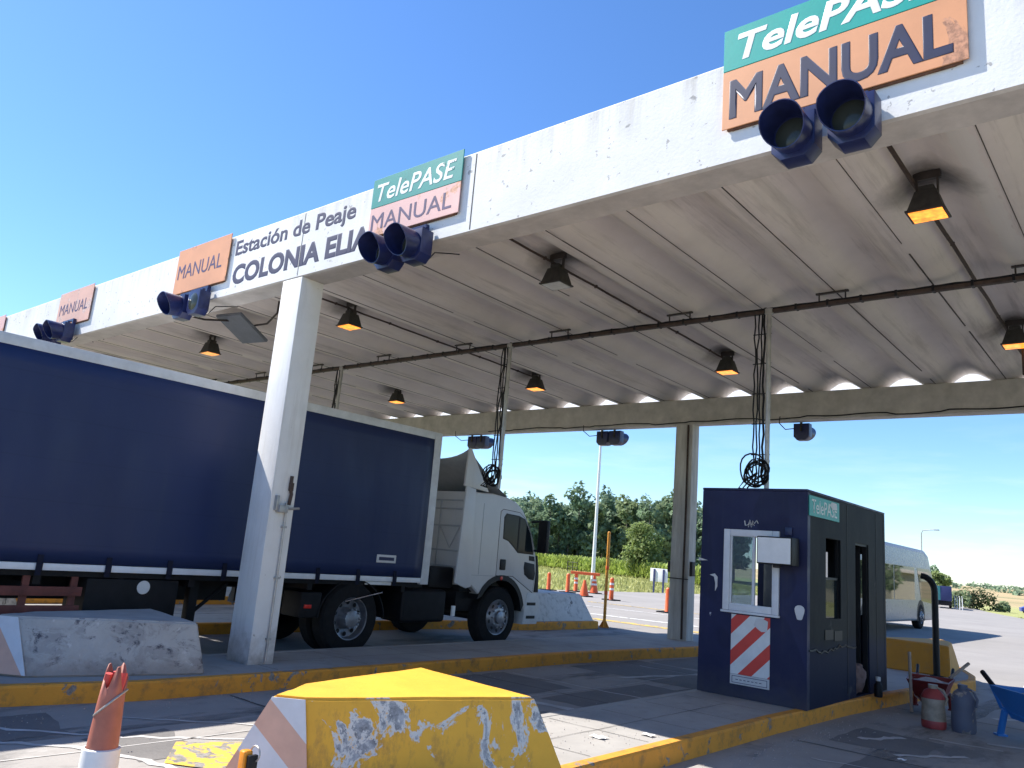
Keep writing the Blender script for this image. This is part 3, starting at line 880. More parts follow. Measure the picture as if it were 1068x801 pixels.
# object origin at the bottom of the fascia so the stain near the top edge can be placed by height
fb = mb.build('front_beam', ['fascia', 'beam'], canopy, angle=20)
for v in fb.data.vertices: v.co.z -= 4.9
fb.location = (0, 0, 4.9)
text_obj('lettering', 'Estación de Peaje', fb, 'letter_grey', -10.14, -7.44, 5.42, 5.72, FY + 0.004, bold=0.036, depth=0.006)
text_obj('lettering', 'COLONIA ELIA', fb, 'letter_grey', -10.12, -7.10, 5.04, 5.35, FY + 0.004, bold=0.056, depth=0.006)
mb = MB(); mb.box(-5.49, -5.475, FY - 0.0015, FY + 0.01, 4.93, 5.79); mb.build('panel_joint', 'joint', fb)
mb = MB(); mb.box(-8.512, -8.50, FY - 0.0015, FY + 0.01, 4.93, 5.79); mb.build('panel_joint', 'joint', fb)
mb = MB()
mb.box(XL, XR, 15.68, 16.0, 4.77, 5.335, 0.015)
rb = mb.build('rear_beam', 'beam', canopy)
mb = MB(); pts = []
for i in range(90):
    pts.append((-14.2 + i * 0.15, 15.665, 4.83 + 0.012 * math.sin(i * 0.7) - (0.03 if i % 17 < 6 else 0)))
mb.tube(pts, 0.012, 6); mb.build('cable', 'black', rb)
# corrugated roof
PER = 1.1175; PH = -1.68
prof = [(-0.50, 0.0), (-0.40, 0.012), (-0.31, 0.05), (-0.20, 0.13), (-0.11, 0.185), (-0.03, 0.205), (0.05, 0.205), (0.13, 0.185), (0.22, 0.13), (0.33, 0.05), (0.42, 0.012), (0.50, 0.0)]
pl = []
k0 = int((XL - PH) / PER) - 1
k = k0
while PH + k * PER < XR + 1:
    for dx, dz in prof:
        x = PH + k * PER + dx
        if XL <= x <= XR: pl.append((x, dz))
    k += 1
yl = [FY + 0.36, 7.6, 10.2, 12.9, 16.03]
def roof_z(y): return 5.46 - (y - 5.84) * 0.0115
mb = MB()
def roof_rows(dz0):
    rws = []
    for y in yl:
        rws.append([mb.bm.verts.new((x, y, roof_z(y) + dz + dz0)) for x, dz in pl])
    return rws
A, B = roof_rows(0), roof_rows(0.012)
for G in (A, B):
    for j in range(len(yl) - 1):
        for i in range(len(pl) - 1):
            mb.bm.faces.new((G[j][i], G[j][i + 1], G[j + 1][i + 1], G[j + 1][i]))
for i in range(len(pl) - 1):
    mb.bm.faces.new((A[-1][i], A[-1][i + 1], B[-1][i + 1], B[-1][i]))
roof = mb.build('roof', 'roof', canopy, angle=60)
for v in roof.data.vertices: v.co += Vector((-8.5, 10.7, 0))
roof.location = (8.5, -10.7, 0)
mb = MB()
r5 = random.Random(5)
k = k0
while PH + k * PER < XR:
    x = PH + k * PER
    if x > XL + 0.5:
        for dx, w in ((-0.53, 0.006),):
            y = 5.86
            while y < 15.9:
                L_ = r5.uniform(1.2, 4.0); y2 = min(15.95, y + L_)
                ww = w * r5.uniform(0.6, 1.5)
                mb.hexa([(x + dx - ww, y, roof_z(y) - 0.006), (x + dx + ww, y, roof_z(y) - 0.006), (x + dx + ww, y2, roof_z(y2) - 0.006), (x + dx - ww, y2, roof_z(y2) - 0.006),
                         (x + dx - ww, y, roof_z(y) + 0.01), (x + dx + ww, y, roof_z(y) + 0.01), (x + dx + ww, y2, roof_z(y2) + 0.01), (x + dx - ww, y2, roof_z(y2) + 0.01)])
                y = y2 + (0.0 if r5.random() < 0.6 else r5.uniform(0.2, 0.8))
    k += 1
mb.build('sheet_joint', 'seam', roof, smooth=False)
mb = MB(); mb.box(XL, XR, 16.42, 16.45, 5.22, 5.78); mb.box(XL, XR, 16.002, 16.419, 5.22, 5.25); mb.build('gap_backing_board', 'white', canopy)  # white board added behind the rib gaps to catch sun and show bright slivers
# columns
def column(x, y, mat, base=KH - 0.01, top=4.9, w=0.225, d=0.18):
    mb = MB()
    mb.hexa([(x - w - 0.02, y - d, base), (x + w + 0.02, y - d, base), (x + w + 0.02, y + d, base), (x - w - 0.02, y + d, base),
             (x - w, y - d, top), (x + w, y - d, top), (x + w, y + d, top), (x - w, y + d, top)], 0.012)
    return mb.build('column', mat, canopy)
fc = column(-8.60, FY + 0.172, 'column', top=4.902, w=0.21, d=0.17)
rc = column(-8.37, 15.84, 'old_column', top=4.772, w=0.205, d=0.155)
for x in (-22.2, 5.2):
    column(x, FY + 0.182, 'column', 0.0, 4.902); column(x, 15.84, 'old_column', 0.0, 4.772)
# conduit, lock bracket and cable on the front column
XF = -8.372
mb = MB()
mb.tube([(XF + 0.02, 5.70, 0.2), (XF + 0.02, 5.70, 1.92), (XF + 0.02, 5.69, 2.05)], 0.014, 8)
for z in (0.45, 1.15, 1.75): mb.box(XF - 0.005, XF + 0.04, 5.67, 5.73, z, z + 0.025)
mb.build('conduit', 'steel', fc)
mb = MB()
mb.box(XF - 0.002, XF + 0.09, 5.56, 5.68, 1.93, 2.02, 0.008); mb.box(XF - 0.002, XF + 0.05, 5.53, 5.57, 1.95, 2.13, 0.006)
mb.tube([(XF + 0.05, 5.60, 1.97), (XF + 0.05, 5.86, 2.0)], 0.015, 8)
mb.build('bracket', 'steel', fc)
mb = MB()
mb.tube([(XF + 0.03, 5.72, 2.03), (XF + 0.03, 5.735, 2.16), (XF + 0.02, 5.715, 2.25), (XF + 0.02, 5.72, 2.38)], 0.022, 8)
mb.box(XF, XF + 0.05, 5.70, 5.745, 2.2, 2.3, 0.006)
mb.build('latch', 'brown_metal', fc)
# stained gutter pipe down the rear column
mb = MB()
mb.tube([(-8.25, 15.66, 0.2), (-8.26, 15.66, 1.3), (-8.25, 15.66, 2.6), (-8.26, 15.66, 4.75)], 0.022, 8)
mb.build('downpipe', 'brown_metal', rc)
mb = MB()
mb.box(-8.60, -8.14, 15.63, 15.667, 1.42, 1.44); mb.box(-8.66, -8.587, 15.70, 15.84, 1.55, 1.78, 0.01); mb.box(-8.158, -8.09, 15.74, 15.88, 1.5, 1.8, 0.01)
mb.build('strap_box', 'dark_metal', rc)

# ------------------------------------------------------------------ signs on the fascia
SY = FY - 0.035      # front face of the panels
def lane_sign(label, x0, x1, z0, z1, zg, mats, texts, group=None):
    root = thing('lane_sign', ((x0 + x1) / 2, SY, z0), label, 'sign', group or 'lane signs along the fascia')
    if zg:
        mb = MB(); mb.box(x0, x1, SY, SY + 0.012, z0, zg - 0.002, 0.003, 1); mb.build('sign_panel', mats[0], root)
        mb = MB(); mb.box(x0, x1, SY, SY + 0.012, zg + 0.002, z1, 0.003, 1); mb.build('sign_panel', mats[1], root)
    else:
        mb = MB(); mb.box(x0, x1, SY, SY + 0.012, z0, z1, 0.003, 1); mb.build('sign_panel', mats[0], root)
    mb = MB()
    for x in (x0 + 0.04, x1 - 0.08): mb.box(x, x + 0.04, SY + 0.013, FY - 0.001, z0 - 0.01, min(z1, 5.79))
    mb.box(x0 + 0.08, x1 - 0.08, SY + 0.013, FY - 0.003, z0 - 0.015, z0 + 0.03)
    mb.box(x0 + 0.08, x1 - 0.08, SY + 0.013, FY - 0.003, 5.6, 5.64)
    mb.build('sign_frame', 'rust', root)
    for body, mat, a, b, c_, d, sh, bd, sl in texts:
        text_obj('lettering', body, root, mat, a, b, c_, d, SY - 0.0005, sh, bd, 0.0015, sl)
    return root
lane_sign('largest orange sign under a teal strip, nearest the camera above two dark signal hoods', -2.67, -0.89, 5.19, 6.10, 5.715, ['sign_orange', 'sign_green'],
          [('TelePASE', 'letter_white', -2.55, -1.02, 5.78, 6.03, 0.22, 0.028, 0), ('MANUAL', 'letter_navy', -2.61, -0.98, 5.265, 5.62, 0, 0.032, 0)])
lane_sign('green and faded pink sign beside the painted station name', -7.12, -5.645, 5.15, 5.88, 5.51, ['sign_pink', 'sign_green_old'],
          [('TelePASE', 'letter_white_worn', -7.04, -5.74, 5.575, 5.80, 0.2, 0.015, 0), ('MANUAL', 'letter_purple', -7.08, -5.76, 5.225, 5.425, 0, 0.004, 0)])
lane_sign('plain deep orange sign left of the painted station name', -11.77, -10.25, 5.14, 5.86, None, ['sign_orange'],
          [('MANUAL', 'letter_purple', -11.70, -10.42, 5.37, 5.60, 0, 0.004, 0)])
lane_sign('small looking pale peach sign with purple letters above the trailer roof', -16.38, -14.87, 5.155, 5.84, None, ['sign_peach'],
          [('MANUAL', 'letter_purple', -16.28, -15.02, 5.38, 5.60, 0, 0.004, 0)])
lane_sign('faded sign at the left picture edge, only its end visible', -20.9, -19.38, 5.15, 5.84, None, ['sign_pink'], [])

# ------------------------------------------------------------------ lane signals
def signal_head(root, x, ytop, z, facing=-1, visor=True, mat='signal_navy', tilt=0.0):
    """one head; box top/back at (x, ytop..), visor towards facing*Y"""
    s = 0.16
    mb = MB()
    y0, y1 = sorted((ytop, ytop - facing * 0.17))
    poly = [(-s, -s + 0.05), (-s + 0.07, -s - 0.025), (s - 0.07, -s - 0.025), (s, -s + 0.05), (s, s), (-s, s)]
    mb.prism([(x + u, z + v) for u, v in poly], lambda u, v, d: (u, d, v), y0, y1, 0.008)
    head = mb.build('signal_head', mat, root)
    mb = MB()
    yf = ytop + facing * 0.001
    mb.lathe([(0.0, 0.028), (0.07, 0.022), (0.125, 0.0), (0.135, -0.004)], (x, yf, z), (0, facing, 0), 24)
    mb.build('lens', 'lens', head)
    if visor:
        mb = MB(); seg = 28; r0, r1 = 0.150, 0.142; Ln = 0.26
        ring = []
        for k in range(seg + 1):
            a = 2 * math.pi * k / seg
            up = (math.sin(a) + 1) / 2
            ln = Ln * (0.50 + 0.50 * min(1, up * 1.35))
            dz = -ln * math.tan(tilt)
            ring.append([mb.bm.verts.new(p) for p in (
                (x + r0 * math.cos(a), yf, z + r0 * math.sin(a)), (x + (r0 + 0.013) * math.cos(a), yf + facing * ln, z + (r0 + 0.013) * math.sin(a) + dz),
                (x + (r1 + 0.013) * math.cos(a), yf + facing * ln, z + (r1 + 0.013) * math.sin(a) + dz), (x + r1 * math.cos(a), yf, z + r1 * math.sin(a)))])
        for k in range(seg):
            for j in range(3):
                mb.bm.faces.new((ring[k][j], ring[k + 1][j], ring[k + 1][j + 1], ring[k][j + 1]))
        bmesh.ops.remove_doubles(mb.bm, verts=mb.bm.verts, dist=0.0003)
        mb.build('visor', mat, head)
    return head
def lane_signal(label, xa, xb, z, y=5.22, vis=(True, True), tilt=0.07):
    root = thing('lane_signal', ((xa + xb) / 2, y + 0.2, z + 0.16), label, 'signal light', 'signal lights under the lane signs')
    signal_head(root, xa, y, z, -1, vis[0], 'signal_navy', tilt); signal_head(root, xb, y, z + 0.01, -1, vis[1], 'signal_navy', tilt)
    mb = MB()
    mb.box(xa - 0.1, xb + 0.1, y + 0.06, y + 0.10, z + 0.178, z + 0.215)
    for x in (xa, xb): mb.box(x - 0.02, x + 0.02, y + 0.17, y + 0.225, z - 0.1, z + 0.30)
    mb.box(xa - 0.03, xb + 0.03, y + 0.172, y + 0.21, z + 0.26, z + 0.30)
    mb.build('bracket', 'signal_navy', root)
    mb = MB()
    mb.tube([(xb - 0.02, y + 0.15, z - 0.17), (xb - 0.01, y + 0.24, z - 0.12), (xb + 0.02, y + 0.34, z + 0.03), (xb + 0.06, y + 0.5, z + 0.07), (xb + 0.1, y + 0.64, z + 0.10)], 0.007, 6)
    mb.build('cable', 'black', root)
    return root
lane_signal('pair of wide open signal hoods under the largest orange sign', -2.0, -1.59, 4.85)
lane_signal('pair of navy signal hoods under the green and pink sign', -6.50, -6.08, 4.78)
lane_signal('signal pair under the plain orange sign, one hood missing and its lens bare', -11.05, -10.62, 4.80, vis=(True, False))
lane_signal('signal pair with sunlit hoods just above the trailer roof edge', -15.85, -15.40, 4.92)
def exit_signal(label, xa, xb):
    z = 4.60; y = 16.1
    root = thing('exit_signal', ((xa + xb) / 2, 16.02, z + 0.2), label, 'signal light', 'signal lights hanging behind the rear beam')
    for x in ((xa, xb) if xb != xa else (xa,)): signal_head(root, x, y + 0.1, z, 1, True, 'signal_navy')
    mb = MB()
    for x in {xa, xb}: mb.box(x - 0.02, x + 0.02, y - 0.09, y - 0.05, z, z + 0.5)
    mb.build('bracket', 'dark_metal', root)
    mb = MB()
    mb.tube([(xa - 0.3, 15.66, 4.85), (xa - 0.33, 15.7, 4.72), (xa - 0.28, 15.9, 4.62), (xa - 0.16, 16.05, 4.66)], 0.01, 6)
    mb.build('cable', 'black', root)
    return root
exit_signal('pair of small dark signal boxes under the rear beam above the truck cab', -15.12, -14.78)
exit_signal('pair of small dark signal boxes where the white mast meets the rear beam', -10.78, -10.42)
exit_signal('single dark signal box under the rear beam above the toll booth', -5.90, -5.90)

# ------------------------------------------------------------------ ceiling lamps
def flood_lamp(label, x, y, z, mat, tilt=0.0, group='floodlights under the canopy roof'):
    root = thing('flood_lamp', (x, y, z + 0.38), label, 'lamp', group)
    mb = MB()
    a, b, h = 0.095, 0.16, 0.215
    mb.hexa([(x - b, y - b * 0.9, z), (x + b, y - b * 0.9, z), (x + b, y + b * 0.9, z), (x - b, y + b * 0.9, z),
             (x - a, y - a, z + h), (x + a, y - a, z + h), (x + a, y + a, z + h), (x - a, y + a, z + h)], 0.01)
    mb.box(x - 0.07, x + 0.07, y - 0.07, y + 0.07, z + h - 0.005, z + h + 0.06, 0.012)
    mb.box(x - b - 0.012, x + b + 0.012, y - b * 0.9 - 0.012, y + b * 0.9 + 0.012, z - 0.012, z + 0.008, 0.004)
    hs = mb.build('housing', 'lamp_body', root)
    mb = MB(); mb.box(x - b + 0.012, x + b - 0.012, y - b * 0.9 + 0.012, y + b * 0.9 - 0.012, z - 0.019, z - 0.0125, 0.002, 1)
    mb.build('lamp_glass', mat, root)
    mb = MB()
    mb.box(x - 0.10, x - 0.085, y - 0.02, y + 0.02, z + 0.16, roof_z(y) + 0.12); mb.box(x + 0.085, x + 0.10, y - 0.02, y + 0.02, z + 0.16, roof_z(y) + 0.12)
    mb.box(x - 0.12, x + 0.12, y - 0.025, y + 0.025, roof_z(y) + 0.11, roof_z(y) + 0.19)
    mb.build('bracket', 'dark_metal', root)
    return root
flood_lamp('brightest orange floodlight, under the roof right of the big orange sign', -1.68, 7.84, 5.19, 'lamp_lit')
flood_lamp('orange floodlight at the right picture edge below the cable tray', -1.68, 12.95, 5.19, 'lamp_lit')
flood_lamp('unlit floodlight with pale glass, in front of the cable tray', -6.15, 7.86, 5.19, 'lamp_off')
flood_lamp('orange floodlight behind the cable tray just left of the booth pole', -6.15, 13.05, 5.19, 'lamp_lit')
flood_lamp('orange floodlight just right of the white front column', -10.60, 7.97, 5.19, 'lamp_lit')
flood_lamp('orange floodlight behind the tray, right of the pole above the truck cab', -10.60, 13.09, 5.19, 'lamp_lit')
flood_lamp('small orange floodlight over the front end of the blue trailer', -15.2, 13.2, 5.19, 'lamp_lit')
flood_lamp('floodlight left of the front column, below the plain orange sign', -15.2, 8.02, 5.19, 'lamp_dim')

def lamp_conduit(label, x, y0, y1, r=0.016):
    mb = MB(); pts = []
    n = 24
    for i in range(n + 1):
        y = y0 + (y1 - y0) * i / n
        pts.append((x + 0.004 * math.sin(i * 1.3), y, roof_z(y) + 0.10 + 0.004 * math.sin(i * 2.1)))
    mb.tube(pts, r, 7)
    for i in range(2, n, 4):
        p = pts[i]; mb.box(p[0] - 0.022, p[0] + 0.022, p[1] - 0.012, p[1] + 0.012, p[2] - 0.02, p[2] + 0.02)
    o = mb.build('lamp_conduit', 'brown_metal')
    return tag(o, label, 'conduit', 'conduits feeding the floodlights')
lamp_conduit('dark conduit along the rib that feeds the brightest orange floodlights', -1.80, 5.9, 14.6, 0.022)
lamp_conduit('thin conduit along the rib of the unlit floodlight', -6.27, 5.9, 13.2)
lamp_conduit('thin conduit along the rib right of the white front column', -10.72, 5.9, 13.2)
mb = MB(); mb.tube([(-1.62, 13.1, 5.42), (-1.62, 13.1, 4.78)], 0.018, 8)
tag(mb.build('hanging_pipe', 'dark_metal'), 'short dark pipe hanging beside the floodlight at the right picture edge', 'pipe')

# grey antenna panel and small wall bracket
ap = thing('antenna_panel', (-12.6, 7.2, 5.3), 'tilted grey rectangular antenna panel left of the front column', 'antenna')
b = bmesh.new(); bmesh.ops.create_cube(b, size=1.0)
mt = Matrix.Translation((-12.75, 7.25, 5.22)) @ Matrix.Rotation(R(12), 4, 'Z') @ Matrix.Rotation(R(-24), 4, 'X') @ Matrix.Diagonal((0.62, 0.78, 0.06, 1))
bmesh.ops.transform(b, matrix=mt, verts=b.verts); bmesh.ops.bevel(b, geom=list(b.edges), offset=0.015, segments=2, affect='EDGES')
mb = MB(); mb.merge(b); mb.build('panel', 'panel_grey', ap)
mb = MB()
mb.tube([(-12.9, 6.0, 5.2), (-12.9, 6.6, 5.22), (-12.8, 7.0, 5.30)], 0.018, 8); mb.tube([(-12.55, 7.3, 5.25), (-12.2, 7.4, 5.28), (-11.6, 7.2, 5.34), (-11.6, 7.2, 5.6)], 0.018, 8)
mb.box(-12.97, -12.83, 5.845, 5.88, 5.05, 5.3)
mb.build('bracket', 'dark_metal', ap)
wb_ = thing('ceiling_bracket', (-16.9, 6.4, 5.3), 'tangle of thin black cable and rods under the beam, left of the plain orange sign', 'bracket')
mb = MB()
for i in range(7):
    x = -17.4 + i * 0.17
    mb.tube([(x, 6.1, 5.3), (x + 0.1, 6.3 + 0.05 * (i % 3), 5.2), (x + 0.22, 6.25, 5.32), (x + 0.3, 6.45, 5.24)], 0.01, 6)
mb.build('cable', 'black', wb_)
mb = MB(); mb.tube([(-17.6, 6.3, 5.24), (-16.0, 6.3, 5.28)], 0.018, 6); mb.tube([(-16.0, 6.3, 5.28), (-16.0, 6.3, 5.5)], 0.014, 6); mb.build('rod', 'dark_metal', wb_)

# ------------------------------------------------------------------ cable tray and its poles
TY, TZ = 10.2, 5.235
tray = thing('cable_tray', (-8, TY, TZ), 'long dark brown cable tray crossing under the whole roof', 'cable tray')
mb = MB()
mb.box(-24, 4, TY - 0.045, TY + 0.045, TZ - 0.022, TZ + 0.022, 0.008)
mb.build('channel', 'brown_metal', tray)
mb = MB(); rr = random.Random(3)
for j, r_ in enumerate((0.014, 0.012, 0.016)):
    pts = []
    for i in range(181):
        pts.append((-24 + i * 28 / 180, TY - 0.03 + 0.03 * j + rr.uniform(-0.006, 0.006), TZ + 0.032 + rr.uniform(-0.005, 0.010)))
    mb.tube(pts, r_, 5)
x = -24
while x < 4:
    mb.box(x, x + 0.03, TY - 0.05, TY + 0.05, TZ - 0.027, TZ + 0.052); x += 0.42
mb.build('cable_run', 'black', tray)
x = PH + 2 * PER
for k in range(-18, 4):
    if k % 2: continue
    x = PH + (k + 0.5) * PER
    mb = MB()
    zt = roof_z(TY)
    for dx in (-0.17, 0.17):
        mb.tube([(x + dx, TY, TZ + 0.03), (x + dx, TY, zt - 0.005)], 0.011, 6)
    mb.box(x - 0.21, x + 0.21, TY - 0.02, TY + 0.02, zt - 0.035, zt - 0.012)
    mb.build('hanger', 'dark_metal', tray)

def drop_pole(label, x, z0, coil):
    root = thing('drop_pole', (x, TY, z0), label, 'pole', 'conduit poles dropping from the cable tray')
    mb = MB(); mb.tube([(x, TY - 0.02, TZ), (x, TY - 0.02, z0)], 0.032, 12)
    for z in np.arange(z0 + 0.4, TZ, 0.62): mb.lathe([(0.032, 0), (0.037, 0.004), (0.037, 0.03), (0.032, 0.034)], (x, TY - 0.02, z), seg=12)
    mb.lathe([(0.03, 0), (0.06, 0.0), (0.06, 0.07), (0.03, 0.07)], (x, TY - 0.02, TZ - 0.04), seg=12)
    mb.build('pipe', 'steel', root)
    mb = MB(); rr = random.Random(int(x * 10))
    for j in range(4):
        xx = x - 0.07 - j * 0.045
        pts = [(xx + rr.uniform(-0.012, 0.012), TY + rr.uniform(-0.02, 0.02), TZ - 0.02 - i * (TZ - z0 - 0.12) / 14) for i in range(15)]
        mb.tube(pts, 0.011 if j else 0.016, 6)
    for z in np.arange(z0 + 0.5, TZ - 0.2, 0.42): mb.box(x - 0.23, x + 0.03, TY - 0.006, TY + 0.006, z, z + 0.012)
    mb.build('cable_run', 'black', root)
    if coil:
        mb = MB()
        for j in range(7):
            cx = x - 0.13 + rr.uniform(-0.05, 0.05); cz = z0 + coil + rr.uniform(-0.05, 0.05); ra = rr.uniform(0.10, 0.19); rb_ = ra * rr.uniform(0.8, 1.25)
            yy = TY - 0.05 + rr.uniform(-0.05, 0.05); ph = rr.uniform(0, 6)
            mb.tube([(cx + ra * math.cos(ph + i * 0.35), yy + 0.03 * math.sin(i * 0.9), cz + rb_ * math.sin(ph + i * 0.35)) for i in range(18)], 0.011, 6)
        for j in range(3):
            mb.tube([(x - 0.12, TY - 0.05, z0 + coil), (x - 0.3 + j * 0.07, TY - 0.06, z0 + coil - 0.12), (x - 0.36 + j * 0.06, TY - 0.08, z0 + 0.05), (x - 0.2, TY - 0.08, z0 + 0.012)], 0.011, 6)
        mb.build('cable_coil', 'black', root)
    return root
drop_pole('steel conduit pole standing on the blue toll booth roof with coiled black cable', -4.20, 2.735, 0.26)
drop_pole('cut off conduit pole hanging above the truck cab with looped black cable', -8.88, 2.72, 0.22)
drop_pole('shortest looking conduit pole, going down behind the blue trailer', -13.6, 2.7, 0)

# ------------------------------------------------------------------ toll booth
BX0, BX1, BY0, BY1, BZ0, BZ1 = -4.90, -3.51, 9.77, 13.02, KH - 0.002, 2.71
booth = thing('toll_booth', ((BX0 + BX1) / 2, (BY0 + BY1) / 2, BZ0), 'dark blue concrete toll booth with a white window and red striped panel', 'toll booth')
def wall_grid(mb, u0, u1, z0, z1, holes, fn):
    us = sorted({u0, u1, *[h[0] for h in holes], *[h[1] for h in holes]})
    zs = sorted({z0, z1, *[h[2] for h in holes], *[h[3] for h in holes]})
    def solid(i, j):
        if i < 0 or j < 0 or i >= len(us) - 1 or j >= len(zs) - 1: return None
        cu, cz = (us[i] + us[i + 1]) / 2, (zs[j] + zs[j + 1]) / 2
        return not any(h[0] < cu < h[1] and h[2] < cz < h[3] for h in holes)
    for i in range(len(us) - 1):
        for j in range(len(zs) - 1):
            if not solid(i, j): continue
            a, b_, c_, d = us[i], us[i + 1], zs[j], zs[j + 1]
            for dep in (0, 1):
                mb.face([fn(a, c_, dep), fn(b_, c_, dep), fn(b_, d, dep), fn(a, d, dep)])
            for (ii, jj, p, q) in ((i - 1, j, (a, c_), (a, d)), (i + 1, j, (b_, c_), (b_, d)), (i, j - 1, (a, c_), (b_, c_)), (i, j + 1, (a, d), (b_, d))):
                if not solid(ii, jj):
                    mb.face([fn(*p, 0), fn(*q, 0), fn(*q, 1), fn(*p, 1)])
    bmesh.ops.remove_doubles(mb.bm, verts=mb.bm.verts, dist=0.0005)
T_ = 0.09
mb = MB(); wall_grid(mb, BX0, BX1, BZ0, BZ1, [(-4.55, -3.87, 1.23, 2.19)], lambda u, z, d: (u, BY0 + d * T_, z))
w_f = mb.build('wall', 'booth', booth, smooth=False)
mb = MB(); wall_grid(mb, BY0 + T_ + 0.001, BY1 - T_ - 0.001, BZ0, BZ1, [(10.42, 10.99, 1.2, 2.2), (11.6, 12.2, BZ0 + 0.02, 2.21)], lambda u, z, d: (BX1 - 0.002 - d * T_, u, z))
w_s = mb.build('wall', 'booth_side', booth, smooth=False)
# grime on the side is placed by height: origin at the ground
mb = MB(); wall_grid(mb, BY0 + T_ + 0.001, BY1 - T_ - 0.001, BZ0, BZ1, [(10.3, 11.6, 1.2, 2.2)], lambda u, z, d: (BX0 + 0.002 + d * T_, u, z))
mb.build('wall', 'booth', booth, smooth=False)
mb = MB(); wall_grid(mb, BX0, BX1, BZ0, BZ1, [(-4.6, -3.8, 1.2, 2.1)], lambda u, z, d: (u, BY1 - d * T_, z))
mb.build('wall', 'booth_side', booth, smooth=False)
mb = MB(); mb.box(BX0 - 0.006, BX1 + 0.004, BY0 - 0.005, BY1 + 0.005, 2.712, 2.745, 0.012)
mb.build('roof', 'booth', booth)
mb = MB(); mb.box(BX0 + T_ + 0.01, BX1 - T_ - 0.01, BY0 + T_ + 0.01, BY1 - T_ - 0.01, BZ0 + 0.001, BZ0 + 0.03); mb.build('floor', 'inside', booth)
mb = MB(); mb.box(BX0 + T_ + 0.02, BX0 + 0.62, BY0 + 0.15, BY0 + 1.4, 0.95, 1.0, 0.01); mb.box(BX0 + 0.15, BX0 + 0.5, BY0 + 0.3, BY0 + 0.34, 0.2, 0.95); mb.build('counter', 'inside', booth)
# front window
mb = MB()
x0, x1, z0, z1, y0 = -4.575, -3.85, 1.21, 2.215, BY0 - 0.03
mb.box(x0, x0 + 0.085, y0, BY0 + 0.05, z0, z1, 0.008); mb.box(x1 - 0.085, x1, y0, BY0 + 0.05, z0, z1, 0.008)
mb.box(x0 + 0.086, x1 - 0.086, y0, BY0 + 0.05, z1 - 0.085, z1, 0.008); mb.box(x0 + 0.086, x1 - 0.086, y0, BY0 + 0.05, z0, z0 + 0.085, 0.008)
mb.box(x0 - 0.015, x1 + 0.015, BY0 - 0.05, BY0 - 0.002, z0 - 0.03, z0 - 0.002, 0.006)
wf = mb.build('window_frame', 'alu', booth)
mb = MB()
mb.box(-4.20, -4.165, BY0 - 0.005, BY0 + 0.03, z0 + 0.086, z1 - 0.086, 0.004); mb.box(-4.489, -4.47, BY0 - 0.005, BY0 + 0.03, z0 + 0.086, z1 - 0.086, 0.003)
mb.build('sash', 'alu', wf)
mb = MB(); mb.box(-4.47, -4.20, BY0 + 0.008, BY0 + 0.014, z0 + 0.087, z1 - 0.087); mb.build('pane', 'pane', wf)
# striped panel with its white caption plate
mb = MB(); mb.box(-4.455, -3.955, BY0 - 0.014, BY0 - 0.003, 0.455, 1.165, 0.002, 1); wp = mb.build('warning_panel', 'warn', booth)
mb = MB(); mb.box(-4.455, -3.955, BY0 - 0.014, BY0 - 0.003, 0.335, 0.452, 0.002, 1); cp = mb.build('caption_plate', 'label_white', booth)
mb = MB()
for z in (0.352, 0.428): mb.box(-4.43, -3.98, BY0 - 0.0165, BY0 - 0.0142, z, z + 0.006)
for x in (-4.43, -3.986): mb.box(x, x + 0.006, BY0 - 0.0165, BY0 - 0.0142, 0.358, 0.428)
for k, x in enumerate(np.arange(-4.38, -4.05, 0.05)): mb.box(x, x + 0.03, BY0 - 0.0165, BY0 - 0.0142, 0.388, 0.396)
mb.build('caption_lines', 'letter_grey', cp)
# flaking, repainted corner of the warning panel
mb = MB(); mb.prism([(-4.16, 1.06), (-4.13, 1.145), (-4.05, 1.15), (-3.98, 1.12), (-3.99, 1.0), (-4.06, 0.99), (-4.11, 1.02)], lambda u, v, d: (u, d, v), BY0 - 0.0165, BY0 - 0.0145)
mb.build('paper_scrap', 'label_white', wp)
# small marks: hasp, scribble, paint splash, patch
mb = MB()
sq = [(-4.31, 2.33), (-4.30, 2.27), (-4.26, 2.28), (-4.24, 2.34), (-4.22, 2.28), (-4.20, 2.33), (-4.18, 2.30), (-4.15, 2.34), (-4.13, 2.30)]
mb.tube([(a, BY0 - 0.003, c_) for a, c_ in sq], 0.006, 5); mb.tube([(a, BY0 - 0.003, c_ - 0.03) for a, c_ in sq[2:7]], 0.004, 5)
mb.build('paint_scribble', 'letter_white_worn', w_f)
mb = MB(); mb.prism([(-3.60 + 0.055 * math.cos(a) * (1 + 0.2 * math.sin(3 * a)), 1.27 + 0.10 * math.sin(a) * (1 + 0.15 * math.cos(2 * a))) for a in np.linspace(0, 2 * math.pi, 18, endpoint=False)], lambda u, v, d: (u, d, v), BY0 - 0.004, BY0 - 0.001)
mb.prism([(-4.77, 1.62), (-4.70, 1.64), (-4.66, 1.60), (-4.66, 1.48), (-4.69, 1.42), (-4.69, 1.52), (-4.71, 1.60)], lambda u, v, d: (u, d, v), BY0 - 0.004, BY0 - 0.001)
mb.prism([(-4.93, 1.83), (-4.80, 1.80), (-4.93, 1.79)], lambda u, v, d: (u, d, v), BY0 - 0.004, BY0 - 0.001)
mb.build('paint_splash', 'label_white', w_f)
mb = MB(); mb.box(-3.78, -3.69, BY0 - 0.03, BY0 - 0.001, 2.17, 2.27, 0.006); mb.build('junction_box', 'signal_navy', w_f)
